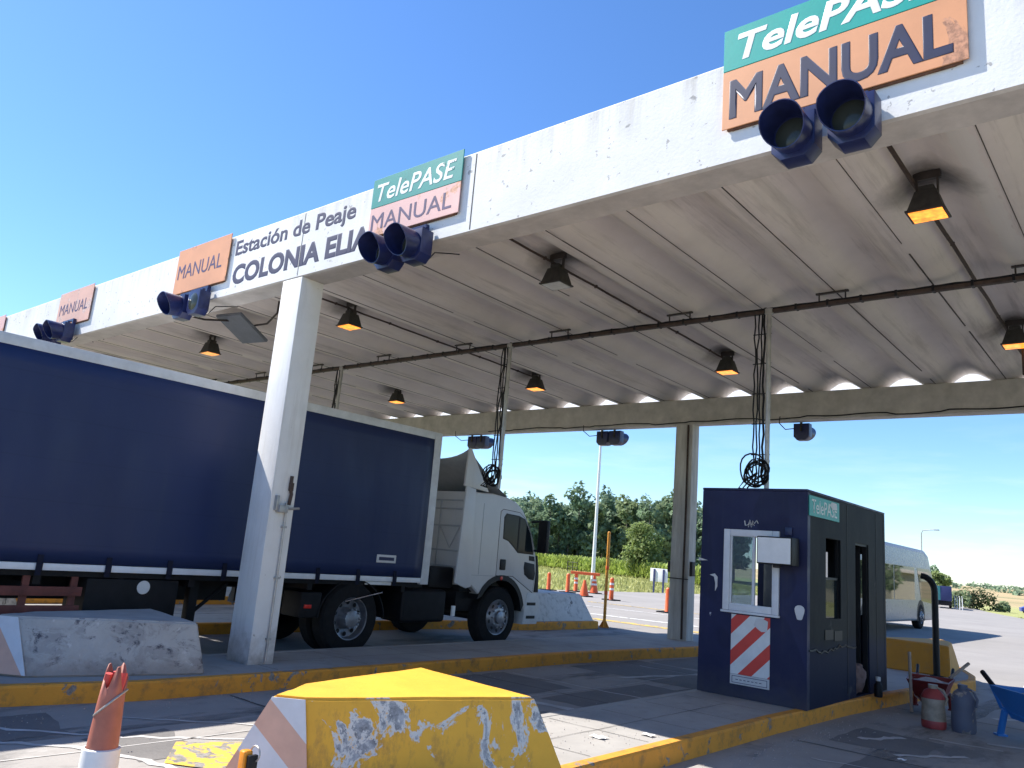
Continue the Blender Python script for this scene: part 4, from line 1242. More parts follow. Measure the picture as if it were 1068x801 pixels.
# green name plate on the side
mb = MB(); mb.box(BX1 + 0.001, BX1 + 0.012, 9.80, 10.90, 2.43, 2.68, 0.002, 1); sp = mb.build('name_plate', 'sign_green', booth)
text_obj('lettering', 'TelePASE', sp, 'letter_white_worn', 9.88, 10.80, 2.47, 2.64, BX1 + 0.0115, 0.0, 0.0, 0.003, 0, 'Y')
mb = MB(); mb.prism([(10.52, 2.62), (10.60, 2.665), (10.78, 2.66), (10.80, 2.58), (10.62, 2.57)], lambda u, v, d: (d, u, v), BX1 + 0.0125, BX1 + 0.0165); mb.build('paper_scrap', 'label_white', sp)
# side window bars, door frame, hinges
mb = MB()
mb.box(BX1 - 0.06, BX1 - 0.03, 10.42, 10.99, 1.68, 1.71); mb.box(BX1 - 0.06, BX1 - 0.03, 10.42, 10.455, 1.2, 2.2); mb.box(BX1 - 0.06, BX1 - 0.03, 10.955, 10.99, 1.2, 2.2)
sw = mb.build('side_window_frame', 'black', booth)
mb = MB(); mb.box(BX1 - 0.05, BX1 - 0.045, 10.456, 10.954, 1.2, 1.679); mb.build('pane', 'glass', sw)
mb = MB()
mb.box(BX1 - 0.085, BX1 - 0.02, 11.6, 11.63, BZ0 + 0.02, 2.21); mb.box(BX1 - 0.085, BX1 - 0.02, 12.17, 12.2, BZ0 + 0.02, 2.21); mb.box(BX1 - 0.085, BX1 - 0.02, 11.63, 12.17, 2.18, 2.21)
mb.build('door_frame', 'black', booth)
mb = MB(); mb.box(BX1 - 0.55, BX1 - 0.10, 12.12, 12.16, BZ0 + 0.03, 2.17, 0.006); mb.build('door', 'black', booth)
mb = MB(); 
for y, z in ((10.38, 1.02), (10.72, 1.0)): mb.box(BX1 - 0.001, BX1 + 0.006, y, y + 0.30, z - 0.07, z + 0.05)
mb.build('vent_grille', 'black', w_s)
mb = MB()
for yq in (11.25, 12.55): mb.box(BX1 - 0.003, BX1 + 0.002, yq, yq + 0.012, 0.25, 2.69)
mb.build('panel_seam', 'black', w_s)
mb = MB()
ck = wobble([(9.84, 0.86), (10.4, 0.80), (10.9, 0.86), (11.58, 0.83)], 0.02, 8, 4)
mb.tube([(BX1 - 0.001, a, c_) for a, c_ in ck], 0.014, 5); mb.build('wall_crack', 'black', w_s)
# fare display fixed in front of the window
disp = thing('fare_display', (-3.80, 9.6, 1.97), 'blank white display box bracketed over the booth window corner', 'display')
mb = MB(); mb.box(-4.012, -3.58, 9.452, 9.70, 1.805, 2.135, 0.012); mb.build('casing', 'black', disp)
mb = MB(); mb.box(-3.998, -3.594, 9.444, 9.4515, 1.82, 2.12, 0.003, 1); mb.build('screen', 'white', disp)
mb = MB(); mb.box(-3.82, -3.76, 9.70, 9.765, 1.93, 2.0); mb.box(-3.83, -3.75, 9.5, 9.56, 1.77, 1.804, 0.004); mb.build('bracket', 'dark_metal', disp)

# ------------------------------------------------------------------ wedge shaped crash blocks
def crash_block(label, ox, oy, mat, rz=0.0, nose='nose', base=None):
    root = thing('crash_block', (ox, oy, KH - 0.006), label, 'crash barrier', 'concrete crash blocks on the island ends', rz)
    H = 0.526
    #       top plan                base plan   (local: nose towards -y)
    top = [(-0.155, 0.0), (0.015, 0.13), (0.665, 1.64), (-0.655, 1.77), (-0.42, 0.42)]
    bas = [(-0.36, -0.16), (0.08, 0.176), (0.855, 1.83), (-0.70, 1.95), (-0.56, 0.36)]
    if base: bas = base
    mb = MB(local=True)
    b = bmesh.new()
    lo = [b.verts.new((x, y, 0)) for x, y in bas]; hi = [b.verts.new((x, y, H)) for x, y in top]
    b.faces.new(list(reversed(lo))); b.faces.new(hi)
    for i in range(5):
        b.faces.new((lo[i], lo[(i + 1) % 5], hi[(i + 1) % 5], hi[i]))
    bmesh.ops.bevel(b, geom=list(b.edges), offset=0.018, segments=3, affect='EDGES')
    bmesh.ops.triangulate(b, faces=[f for f in b.faces if len(f.verts) > 4])
    bmesh.ops.subdivide_edges(b, edges=[e for e in b.edges if e.calc_length() > 0.25], cuts=7, use_grid_fill=True)
    bmesh.ops.recalc_face_normals(b, faces=list(b.faces)); b.normal_update()
    for v in b.verts:
        v.co += v.normal * (0.006 * mnoise.noise(v.co * 3.0 + Vector((ox, oy, 0))) + 0.004 * mnoise.noise(v.co * 11.0) - 0.003)
    mb.merge(b)
    mb.build('body', mat, root, angle=50)
    if nose:
        def lerp(p, q, f): return tuple(p[i] + (q[i] - p[i]) * f for i in range(3))
        def plate(A0, B0, B1, A1, out):
            n = (Vector(B0) - Vector(A0)).cross(Vector(A1) - Vector(A0)).normalized()
            if n.dot(Vector(out)) < 0: n = -n
            mb = MB(local=True)
            P = [Vector(p) + n * 0.002 for p in (A0, B0, B1, A1)]; Q = [p + n * 0.007 for p in P]
            mb.hexa([*P, *Q])
            return mb
        mb = plate((bas[0][0], bas[0][1], 0.02), (bas[1][0], bas[1][1], 0.02), (top[1][0], top[1][1], H - 0.012), (top[0][0], top[0][1], H - 0.012), (0.3, -1, 0.2))
        mb.build('nose_panel', nose, root, smooth=False)
    return root
nb = crash_block('yellow topped crash block with chipped paint and striped nose, nearest the camera', -4.315, 3.14, 'block_yellow')
crash_block('weathered grey crash block in front of the blue trailer', -8.73, 2.98, 'block_grey', base=[(-0.20, -0.24), (0.34, 0.173), (0.75, 1.76), (-0.66, 1.92), (-0.45, 0.4)])
crash_block('crash block with orange and white paint seen beneath the trailer', -13.0, 2.6, 'block_white')
crash_block('dusty ochre crash block behind the toll booth and black hooked post', -4.02, 18.13, 'block_rear_yellow', math.pi, None)
# box shaped white block behind the truck cab
wbk = thing('concrete_block', (-12.6, 16.2, KH - 0.006), 'dirty white concrete block just in front of the truck cab', 'crash barrier')
mb = MB(); zz = KH - 0.006
mb.hexa([(-13.3, 14.9, zz), (-11.62, 14.9, zz), (-11.52, 17.25, zz), (-13.3, 17.25, zz), (-13.15, 15.15, 0.80), (-11.80, 15.15, 0.80), (-11.72, 16.9, 0.80), (-13.15, 16.9, 0.80)], 0.02)
mb.build('body', 'block_white', wbk)

# ------------------------------------------------------------------ trailer
TX0, TX1 = -12.05, -9.55
TYF, TYR = 9.38, -4.2
trailer = thing('curtain_trailer', (-10.8, 3, 0), 'long dark blue curtain sided semi trailer behind the white column', 'trailer')
mb = MB(); yy = np.linspace(TYR + 0.1, TYF - 0.16, 70); zzs = np.linspace(1.165, 3.435, 14)
r8 = np.random.RandomState(4)
G = []
for y in yy:
    row = []
    for z in zzs:
        bulge = 0.02 * math.sin(math.pi * (z - 1.165) / 2.27) + 0.006 * math.sin(y * 8.55) * (1 - (z - 1.165) / 2.5) + (0.010 * math.sin(y * 1.7 + 0.5) + 0.006 * math.sin(y * 4.3 + z * 0.8)) * math.sin(math.pi * (z - 1.165) / 2.27)
        row.append(mb.bm.verts.new((TX1 + 0.002 + bulge, y, z)))
    G.append(row)
for i in range(len(yy) - 1):
    for j in range(len(zzs) - 1):
        mb.bm.faces.new((G[i][j], G[i + 1][j], G[i + 1][j + 1], G[i][j + 1]))
cur = mb.build('curtain', 'curtain', trailer, angle=80)
cur.modifiers.new('thick', 'SOLIDIFY').thickness = 0.006
mb = MB(); mb.box(TX0, TX0 + 0.012, TYR + 0.1, TYF - 0.16, 1.165, 3.435); mb.build('curtain', 'curtain', trailer)
mb = MB()
for x0, x1 in ((TX1 - 0.12, TX1 + 0.012), (TX0 - 0.012, TX0 + 0.12)):
    mb.box(x0, x1, TYR, TYF, 3.43, 3.555, 0.012)
mb.build('top_rail', 'trim', trailer)
mb = MB(); mb.box(TX0 + 0.1, TX1 - 0.1, TYR, TYF, 3.545, 3.57); mb.build('roof', 'trim', trailer)
mb = MB(); mb.box(TX0 + 0.01, TX1 - 0.01, TYF - 0.15, TYF, 1.06, 3.54, 0.02); mb.build('front_wall', 'cab', trailer)
mb = MB(); mb.box(TX1 - 0.10, TX1 + 0.02, TYF - 0.16, TYF + 0.004, 1.06, 3.55, 0.015); mb.build('corner_post', 'trim', trailer)
mb = MB(); mb.box(TX0 + 0.01, TX1 - 0.01, TYR, TYR + 0.08, 1.06, 3.54, 0.02); mb.build('rear_door', 'trim', trailer)
mb = MB(); mb.box(TX1 - 0.05, TX1 + 0.008, TYR, TYF, 1.085, 1.16, 0.006); mb.box(TX0 - 0.008, TX0 + 0.05, TYR, TYF, 1.085, 1.16, 0.006); mb.build('side_rail', 'alu', trailer)
mb = MB()
mb.box(TX0 + 0.06, TX1 - 0.06, TYR + 0.05, TYF - 0.05, 1.02, 1.15)
for x in (-11.3, -10.3): mb.box(x - 0.07, x + 0.07, TYR + 0.1, 6.2, 0.72, 1.02); mb.box(x - 0.07, x + 0.07, 6.2, TYF - 0.2, 0.9, 1.02)
for y in np.arange(TYR + 0.5, TYF, 0.9): mb.box(TX0 + 0.08, TX1 - 0.08, y, y + 0.08, 0.93, 1.02)
mb.build('chassis', 'chassis', trailer)
y = TYR + 0.35
while y < TYF - 0.3:
    mb = MB()
    mb.box(TX1 + 0.012, TX1 + 0.020, y - 0.03, y + 0.03, 1.03, 1.25); mb.box(TX1 + 0.020, TX1 + 0.034, y - 0.034, y + 0.034, 1.08, 1.165, 0.004)
    st = mb.build('strap', 'strap', trailer)
    y += 0.735
mb = MB(); mb.box(TX1 + 0.012, TX1 + 0.032, 8.23, 8.62, 1.37, 1.49, 0.004); pl_ = mb.build('plate', 'label_white', trailer)
mb = MB(); mb.box(TX1 + 0.0325, TX1 + 0.034, 8.27, 8.58, 1.405, 1.455); mb.build('plate_mark', 'letter_grey', pl_)
mb = MB()
for z in (0.86, 0.66):
    mb.box(TX1 - 0.07, TX1 - 0.04, -0.2, 4.02, z - 0.05, z + 0.05, 0.006)
for yq in (0.6, 2.2, 3.4, 3.9): mb.box(TX1 - 0.11, TX1 - 0.071, yq, yq + 0.07, 0.62, 1.06)
mb.build('side_guard', 'red_brown', trailer)
mb = MB(); mb.box(TX1 - 0.62, TX1 - 0.05, 4.06, 5.16, 0.5, 1.01, 0.02); tb = mb.build('tool_box', 'chassis', trailer)
mb = MB(); mb.lathe([(0, 0.006), (0.075, 0.006), (0.08, 0.0)], (TX1 - 0.049, 4.72, 0.92), (1, 0, 0), 20); mb.build('sticker', 'label_white', tb)
for x in (TX1 - 0.35, TX0 + 0.35):
    mb = MB(); mb.box(x - 0.06, x + 0.06, 5.45, 5.57, 0.3, 1.02, 0.01); mb.box(x - 0.04, x + 0.04, 5.47, 5.55, 0.08, 0.3); mb.box(x - 0.12, x + 0.12, 5.4, 5.62, 0.05, 0.08, 0.008)
    mb.tube([(x, 5.5, 0.55), (x, 6.0, 0.98)], 0.025, 8)
    mb.build('landing_leg', 'chassis', trailer)
mb = MB(); mb.box(TX1 - 0.06, TX1 - 0.035, 7.06, 7.18, 0.68, 0.73, 0.004); mb.build('marker_light', 'red_lens', trailer)

def wheel(parent, x, y, r=0.53, w=0.30, out=1, dual=False, ry=None):
    """wheel, rim facing out (+1 = +X)"""
    mb = MB(); ax = (out, 0, 0)
    def tyre(x0):
        mb.lathe([(r * 0.58, 0), (r * 0.66, 0.0), (r * 0.93, 0.012), (r, 0.05), (r, w - 0.05), (r * 0.93, w - 0.012), (r * 0.66, w), (r * 0.58, w)], (x0, y, r), ax, 40)
    xi = x - out * w
    tyre(xi)
    if dual: tyre(xi - out * (w + 0.04))
    wh = mb.build('wheel', 'rubber', parent, angle=40)
    mb = MB()
    if dual:
        mb.lathe([(r * 0.60, -0.005), (r * 0.56, -0.01), (r * 0.52, -0.12), (r * 0.30, -0.15), (r * 0.28, -0.05), (r * 0.24, 0.03), (0.05, 0.05), (0, 0.05)], (x, y, r), ax, 32)
    else:
        mb.lathe([(r * 0.60, -0.005), (r * 0.56, -0.01), (r * 0.50, -0.06), (r * 0.36, 0.02), (r * 0.30, 0.03), (r * 0.22, 0.03), (r * 0.20, 0.07), (0.05, 0.09), (0, 0.09)], (x, y, r), ax, 32)
    for k in range(10):
        a = 2 * math.pi * k / 10; rad = r * (0.34 if not dual else 0.26)
        mb.lathe([(0.016, 0), (0.016, 0.05), (0, 0.055)], (x + out * (0.01 if not dual else -0.0), y + rad * math.cos(a), r + rad * math.sin(a)), ax, 8)
    mb.mi = 1
    for k in range(10):
        a = 2 * math.pi * (k + 0.5) / 10; rad = r * 0.43
        dx = -0.015 if not dual else -0.128
        mb.lathe([(0.034, 0.004), (0, 0.006)], (x + out * (dx + 0.012), y + rad * math.cos(a), r + rad * math.sin(a)), ax, 12)
    mb.build('rim', ['wheel_rim', 'black'], wh)
    return wh
for yq in (-0.4, -1.7, -3.0):
    wheel(trailer, TX1 - 0.05, yq, 0.5, 0.34, 1); wheel(trailer, TX0 + 0.05, yq, 0.5, 0.34, -1)

# ------------------------------------------------------------------ tractor
tr = thing('truck_tractor', (-10.8, 9.6, 0), 'white tractor unit with roof deflector coupled to the blue trailer', 'truck')
CX0, CX1 = -12.0, -9.55
WY, WR = 11.25, 0.53
arch = [(WY + 0.67 * math.cos(R(a)), WR + 0.05 + 0.67 * math.sin(R(a))) for a in range(150, 9, -14)]
prof = [(10.27, 1.06), (10.45, 1.06)] + [p for p in arch] + [(11.96, 0.60), (12.20, 0.60), (12.32, 0.64), (12.34, 0.85), (12.30, 1.25), (12.21, 1.66), (12.08, 2.0), (11.86, 2.33), (11.74, 2.46), (11.53, 2.60), (11.25, 2.67), (10.85, 2.70), (10.27, 2.67)]
mb = MB(); mb.prism(prof, lambda u, v, d: (d, u, v), CX0, CX1, 0.05, 3)
cab = mb.build('cab', 'cab', tr, angle=35)
fnS = lambda u, v, d: (d, u, v)
def ipoly(poly, d):
    a = sum(p[0] * q[1] - q[0] * p[1] for p, q in zip(poly, poly[1:] + poly[:1]))
    pp = poly if a > 0 else poly[::-1]
    return inset(pp, d)
doorp = [(11.08, 1.26), (11.55, 1.26), (12.0, 1.05), (12.16, 0.98), (12.20, 1.30), (12.13, 1.68), (12.02, 2.0), (11.82, 2.31), (11.62, 2.42), (11.15, 2.44), (11.08, 2.40)]
for s, xx in ((1, CX1), (-1, CX0)):
    mb = MB(); mb.prism(ipoly(doorp, -0.010), fnS, xx - s * 0.01, xx + s * 0.0012); mb.build('door_gap', 'black', cab)
    mb = MB(); mb.prism(doorp, fnS, xx - s * 0.01, xx + s * 0.006, 0.003); dr = mb.build('door', 'cab', tr)
    win = [(11.20, 1.93), (11.34, 1.90), (11.50, 1.80), (11.64, 1.70), (12.085, 1.69), (12.05, 1.80), (11.96, 2.05), (11.78, 2.30), (11.60, 2.345), (11.24, 2.36), (11.19, 2.30)]
    mb = MB(); mb.prism(ipoly(win, -0.018), fnS, xx, xx + s * 0.0085, 0.002); mb.build('window_seal', 'black', dr)
    mb = MB(); mb.prism(win, fnS, xx, xx + s * 0.0115); mb.build('window', 'glass', dr)
    mb = MB(); mb.box(min(xx, xx + s * 0.016), max(xx, xx + s * 0.016), 11.60, 11.635, 1.73, 2.33); mb.build('quarter_light_bar', 'black', dr)
    mb = MB(); mb.box(min(xx, xx + s * 0.03), max(xx, xx + s * 0.03), 11.15, 11.30, 1.36, 1.55, 0.015); mb.build('door_handle', 'black', dr)
    mb = MB(); mb.prism([(11.88, 1.30), (12.02, 1.22), (12.17, 1.20), (12.20, 1.32), (12.16, 1.50), (11.86, 1.53), (11.85, 1.42)], fnS, xx, xx + s * 0.014, 0.004); mb.build('corner_vent', 'black', dr)
    mb = MB(); mb.prism([(11.99, 1.56), (12.16, 1.55), (12.14, 1.64), (11.98, 1.65)], fnS, xx, xx + s * 0.012); mb.build('corner_trim', 'black', dr)
    mb = MB(); mb.lathe([(0.035, 0), (0.033, 0.02), (0, 0.026)], (xx + s * 0.001, 11.22, 1.215), (s, 0, 0), 14); mb.build('side_marker', 'red_lens', tr)
    mb = MB(); mb.box(min(xx, xx + s * 0.006), max(xx, xx + s * 0.006), 10.32, 11.0, 1.24, 1.252); mb.box(min(xx, xx + s * 0.006), max(xx, xx + s * 0.006), 10.60, 10.606, 1.26, 2.5); mb.build('panel_seam', 'cab_grey', cab)
    mb = MB(); ar2 = [(WY + 0.69 * math.cos(R(a)), WR + 0.05 + 0.69 * math.sin(R(a))) for a in range(158, 5, -9)]; ar3 = [(WY + 0.60 * math.cos(R(a)), WR + 0.05 + 0.60 * math.sin(R(a))) for a in range(5, 158, 9)]
    mb.prism(ar2 + ar3, fnS, min(xx - s * 0.35, xx + s * 0.012), max(xx - s * 0.35, xx + s * 0.012)); mb.build('wheel_arch', 'black', tr)
    # side extender, the bright upright strip at the cab's rear corner
    mb = MB()
    e0, e1 = (xx - s * 0.02, xx + s * 0.02)
    mb.prism([(10.02, 1.10), (10.30, 1.02), (10.42, 1.05), (10.36, 2.0), (10.34, 2.72), (10.10, 2.75)], fnS, min(e0, e1), max(e0, e1), 0.008); mb.build('side_fairing', 'cab', tr)
    # deflector fin
    mb = MB(); mb.prism([(10.10, 2.755), (10.75, 2.71), (10.50, 3.0), (10.20, 3.42), (10.14, 3.42)], fnS, min(e0, e1) - s * 0.06, max(e0, e1) - s * 0.06, 0.006); mb.build('deflector_fin', 'cab', tr)
    # mirror
    xm = xx + s * 0.16
    mb = MB(); mb.box(xm - 0.11, xm + 0.11, 12.14, 12.24, 1.72, 2.33, 0.03); mi_ = mb.build('mirror', 'black', tr)
    mb = MB(); mb.tube([(xx - s * 0.03, 12.02, 2.28), (xm, 12.19, 2.31)], 0.02, 8); mb.tube([(xx - s * 0.03, 12.14, 1.75), (xm, 12.19, 1.76)], 0.02, 8); mb.build('mirror_arm', 'black', mi_)
    # black front corner and steps
    mb = MB(); mb.prism([(12.205, 0.98), (12.335, 0.98), (12.325, 1.25), (12.25, 1.66), (12.215, 1.66), (12.23, 1.3)], fnS, xx - s * 0.06, xx + s * 0.008, 0.004); mb.build('corner_pillar', 'black', tr)
    mb = MB(); mb.prism([(11.93, 0.40), (12.36, 0.40), (12.40, 0.55), (12.37, 0.95), (12.02, 0.97), (11.97, 0.78)], fnS, min(xx - s * 0.3, xx + s * 0.01), max(xx - s * 0.3, xx + s * 0.01), 0.02); bp = mb.build('bumper_corner', 'trim', tr)
    mb = MB()
    for z in (0.50, 0.74): mb.box(min(xx - s * 0.02, xx + s * 0.016), max(xx - s * 0.02, xx + s * 0.016), 12.02, 12.28, z, z + 0.055, 0.006)
    mb.build('step', 'black', bp)
    mb = MB(); mb.box(min(xx - s * 0.45, xx - s * 0.08), max(xx - s * 0.45, xx - s * 0.08), 12.30, 12.415, 0.64, 0.82, 0.02); mb.build('headlight', 'lamp_clear', tr)
    # fenders over the drive wheels
    mb = MB(); seg = 16; rr_ = []
    for k in range(seg + 1):
        a = math.pi * (0.02 + 0.96 * k / seg)
        rr_.append((7.93 + 0.64 * math.cos(a), 0.50 + 0.60 * math.sin(a)))
    poly = rr_ + [(7.93 + (p[0] - 7.93) * 0.97, 0.50 + (p[1] - 0.5) * 0.97) for p in reversed(rr_)]
    mb.prism(poly, fnS, min(xx - s * 0.04, xx - s * 0.7), max(xx - s * 0.04, xx - s * 0.7)); mb.build('fender', 'chassis', tr)
mb = MB()
mb.hexa([(CX0 + 0.12, 12.215, 1.64), (CX1 - 0.12, 12.215, 1.64), (CX1 - 0.12, 12.20, 1.63), (CX0 + 0.12, 12.20, 1.63), (CX0 + 0.16, 11.88, 2.33), (CX1 - 0.16, 11.88, 2.33), (CX1 - 0.16, 11.84, 2.32), (CX0 + 0.16, 11.84, 2.32)])
for v in mb.bm.verts: v.co.y += 0.012
mb.build('windscreen', 'glass', tr)
mb = MB(); mb.box(CX0 + 0.3, CX1 - 0.3, 12.30, 12.365, 0.9, 1.45, 0.02)
gr = mb.build('grille', 'black', tr)
mb = MB()
for z in (1.0, 1.12, 1.24, 1.36): mb.box(CX0 + 0.34, CX1 - 0.34, 12.366, 12.38, z, z + 0.03)
mb.build('grille_bar', 'trim', gr)
mb = MB(); mb.box(CX0 + 0.31, CX1 - 0.31, 12.10, 12.38, 0.42, 0.86, 0.03); mb.build('bumper', 'trim', tr)
# back wall ribs
mb = MB()
for z in (1.35, 1.62, 2.05, 2.35, 2.5): mb.box(CX0 + 0.15, CX1 - 0.2, 10.255, 10.272, z, z + 0.03, 0.004)
for x in (-10.3, -11.2): mb.box(x, x + 0.03, 10.255, 10.272, 1.38, 2.5, 0.004)
mb.tube([(-10.25, 10.262, 2.04), (-9.98, 10.262, 1.68), (-9.78, 10.262, 2.04)], 0.012, 6)
mb.build('back_rib', 'cab_grey', cab)
mb = MB(); mb.box(-9.69, -9.64, 10.22, 10.27, 2.02, 2.14, 0.004); mb.build('clasp', 'black', cab)
# roof deflector shell, its rear edge dips in the middle
mb = MB(); A, B = [], []
nu, nv = 17, 9
for i in range(nu):
    u = -1 + 2 * i / (nu - 1); x = -10.775 + u * 1.13
    ra, rb2 = [], []
    for j in range(nv):
        f = j / (nv - 1)
        y = 11.35 - f * (11.35 - 10.18 - 0.0)
        zt_ = 2.675 + (0.56 + 0.17 * u ** 4) * (f ** 1.25) 
        ra.append(mb.bm.verts.new((x, y, zt_ + 0.015))); rb2.append(mb.bm.verts.new((x, y, zt_ - 0.012)))
    A.append(ra); B.append(rb2)
for i in range(nu - 1):
    for j in range(nv - 1):
        mb.bm.faces.new((A[i][j], A[i + 1][j], A[i + 1][j + 1], A[i][j + 1])); mb.bm.faces.new((B[i][j], B[i + 1][j], B[i + 1][j + 1], B[i][j + 1]))
    mb.bm.faces.new((A[i][-1], A[i + 1][-1], B[i + 1][-1], B[i][-1]))
mb.build('roof_deflector', 'cab_grey', tr, angle=60)
# chassis, tank, fifth wheel, lines
mb = MB()
for x in (-11.2, -10.4): mb.box(x - 0.05, x + 0.05, 6.9, 12.1, 0.62, 0.9)
mb.box(CX0 + 0.5, CX1 - 0.5, 7.5, 8.6, 0.90, 0.99, 0.02); mb.box(CX0 + 0.2, CX1 - 0.2, 10.3, 11.9, 0.62, 1.04, 0.02)
mb.box(CX0 + 0.15, CX1 - 0.12, 10.28, 10.62, 0.95, 1.07, 0.02)
mb.tube([(CX0 + 0.3, 7.93, 0.53), (CX1 - 0.3, 7.93, 0.53)], 0.12, 12); mb.tube([(CX0 + 0.3, WY, 0.5), (CX1 - 0.3, WY, 0.5)], 0.08, 12)
mb.box(CX1 - 0.5, CX1 - 0.05, 7.0, 7.35, 0.55, 0.9, 0.02)
mb.build('chassis', 'chassis', tr)
mb = MB(); mb.box(CX1 - 0.62, CX1 - 0.06, 8.95, 9.95, 0.45, 0.98, 0.09, 3); ft = mb.build('fuel_tank', 'chassis', tr)
mb = MB(); mb.box(CX1 - 0.5, CX1 - 0.2, 9.62, 10.2, 1.0, 1.35, 0.04); mb.build('air_cleaner', 'black', tr)
mb = MB(); mb.box(CX1 - 0.12, CX1 - 0.04, 8.12, 8.64, 1.03, 1.078, 0.006); mb.build('fender_plate', 'white', tr)
mb = MB(); mb.box(CX1 - 0.1, CX1 - 0.06, 10.10, 10.17, 0.55, 0.72, 0.006); mb.build('reflector', 'white', tr)
mb = MB(); mb.tube([(CX1 - 0.02, 7.75, 0.78), (CX1 - 0.01, 8.45, 0.92)], 0.012, 6); mb.build('rod', 'chrome', tr)
mb = MB()
for j in range(3): mb.tube([(-10.6 + j * 0.1, 10.2, 1.5), (-10.6 + j * 0.1, 9.9, 1.2 - j * 0.05), (-10.6 + j * 0.1, 9.5, 1.35)], 0.018, 8)
mb.build('air_hose', 'black', tr)
for s, xx in ((1, CX1), (-1, CX0)):
    wheel(tr, xx - s * 0.03, WY, WR, 0.29, s); wheel(tr, xx - s * 0.05, 7.93, WR, 0.28, s, True)

# ------------------------------------------------------------------ bus behind the booth
bus = thing('coach_bus', (-9.7, 33.5, 0), 'silver and white coach bus partly hidden behind the toll booth', 'bus')
bx0, bx1 = -11.0, -8.5
# body built along +Y, then its front end leans back
def bus_sec(y, z0, z1, ins): return y, z0, z1, ins
prof = [(27.5, 0.32), (38.6, 0.32), (38.95, 0.55), (38.95, 1.1), (38.55, 2.2), (37.9, 2.95), (37.2, 3.17), (28.0, 3.22), (27.5, 3.1)]
mb = MB(); mb.prism(prof, lambda u, v, d: (d, u, v), bx0, bx1, 0.10, 3); bd = mb.build('body', 'bus_white', bus, angle=40)
for s, xx in ((1, bx1), (-1, bx0)):
    up = [(27.6, 2.42), (37.95, 2.42), (38.25, 2.42), (37.85, 2.9), (37.2, 3.06), (28.0, 3.10), (27.6, 3.0)]
    mb = MB(); mb.prism(up, fnS, min(xx - s * 0.02, xx + s * 0.008), max(xx - s * 0.02, xx + s * 0.008)); mb.build('upper_panel', 'bus_silver', bus)
    ed = [(27.6, 3.06), (37.0, 3.04), (37.8, 2.86), (37.85, 2.92), (37.2, 3.12), (27.6, 3.16)]
    mb = MB(); mb.prism(ed, fnS, min(xx - s * 0.02, xx + s * 0.010), max(xx - s * 0.02, xx + s * 0.010)); mb.build('roof_stripe', 'bus_blue', bus)
    for a, b_ in ((27.7, 29.8), (29.9, 32.6), (32.7, 35.6)):
        mb = MB(); mb.prism([(a, 1.14), (b_, 1.14), (b_, 2.40), (a, 2.40)], fnS, min(xx, xx + s * 0.006), max(xx, xx + s * 0.006)); mb.build('window', 'bus_glass', bus)
    mb = MB(); mb.prism([(36.6, 1.10), (38.4, 1.0), (38.75, 1.35), (38.35, 2.3), (37.95, 2.40), (36.0, 2.40), (36.2, 2.0)], fnS, min(xx, xx + s * 0.006), max(xx, xx + s * 0.006)); mb.build('window', 'bus_glass', bus)
    for yq in (29.2, 36.5):
        mb = MB(); mb.prism([(yq - 0.62, 0.32)] + [(yq + 0.62 * math.cos(R(a)), 0.52 + 0.62 * math.sin(R(a))) for a in range(180, -1, -15)] + [(yq + 0.62, 0.32)], fnS, min(xx - s * 0.01, xx + s * 0.004), max(xx - s * 0.01, xx + s * 0.004)); mb.build('wheel_arch', 'black', bus)
        wheel(bus, xx + s * 0.02, yq, 0.5, 0.3, s)
mb = MB(); mb.hexa([(bx0 + 0.15, 38.96, 1.15), (bx1 - 0.15, 38.96, 1.15), (bx1 - 0.15, 38.9, 1.15), (bx0 + 0.15, 38.9, 1.15), (bx0 + 0.2, 38.2, 2.85), (bx1 - 0.2, 38.2, 2.85), (bx1 - 0.2, 38.1, 2.85), (bx0 + 0.2, 38.1, 2.85)])
mb.build('windscreen', 'bus_glass', bus)

# ------------------------------------------------------------------ small objects near the booth
# hooked black post
hp = MB(); pts = [(-3.50, 16.02, KH - 0.01), (-3.50, 16.02, 1.62)]
for k in range(1, 9):
    a = R(k * 11); pts.append((-3.50 - 0.22 * (1 - math.cos(a)), 16.02, 1.62 + 0.26 * math.sin(a)))
hp.tube(pts, 0.055, 12)
hp.lathe([(0.11, 0), (0.11, 0.02), (0.05, 0.03)], (-3.50, 16.02, KH - 0.004))
tag(hp.build('guard_post', 'black'), 'black bent top guard post in front of the ochre crash block', 'post')

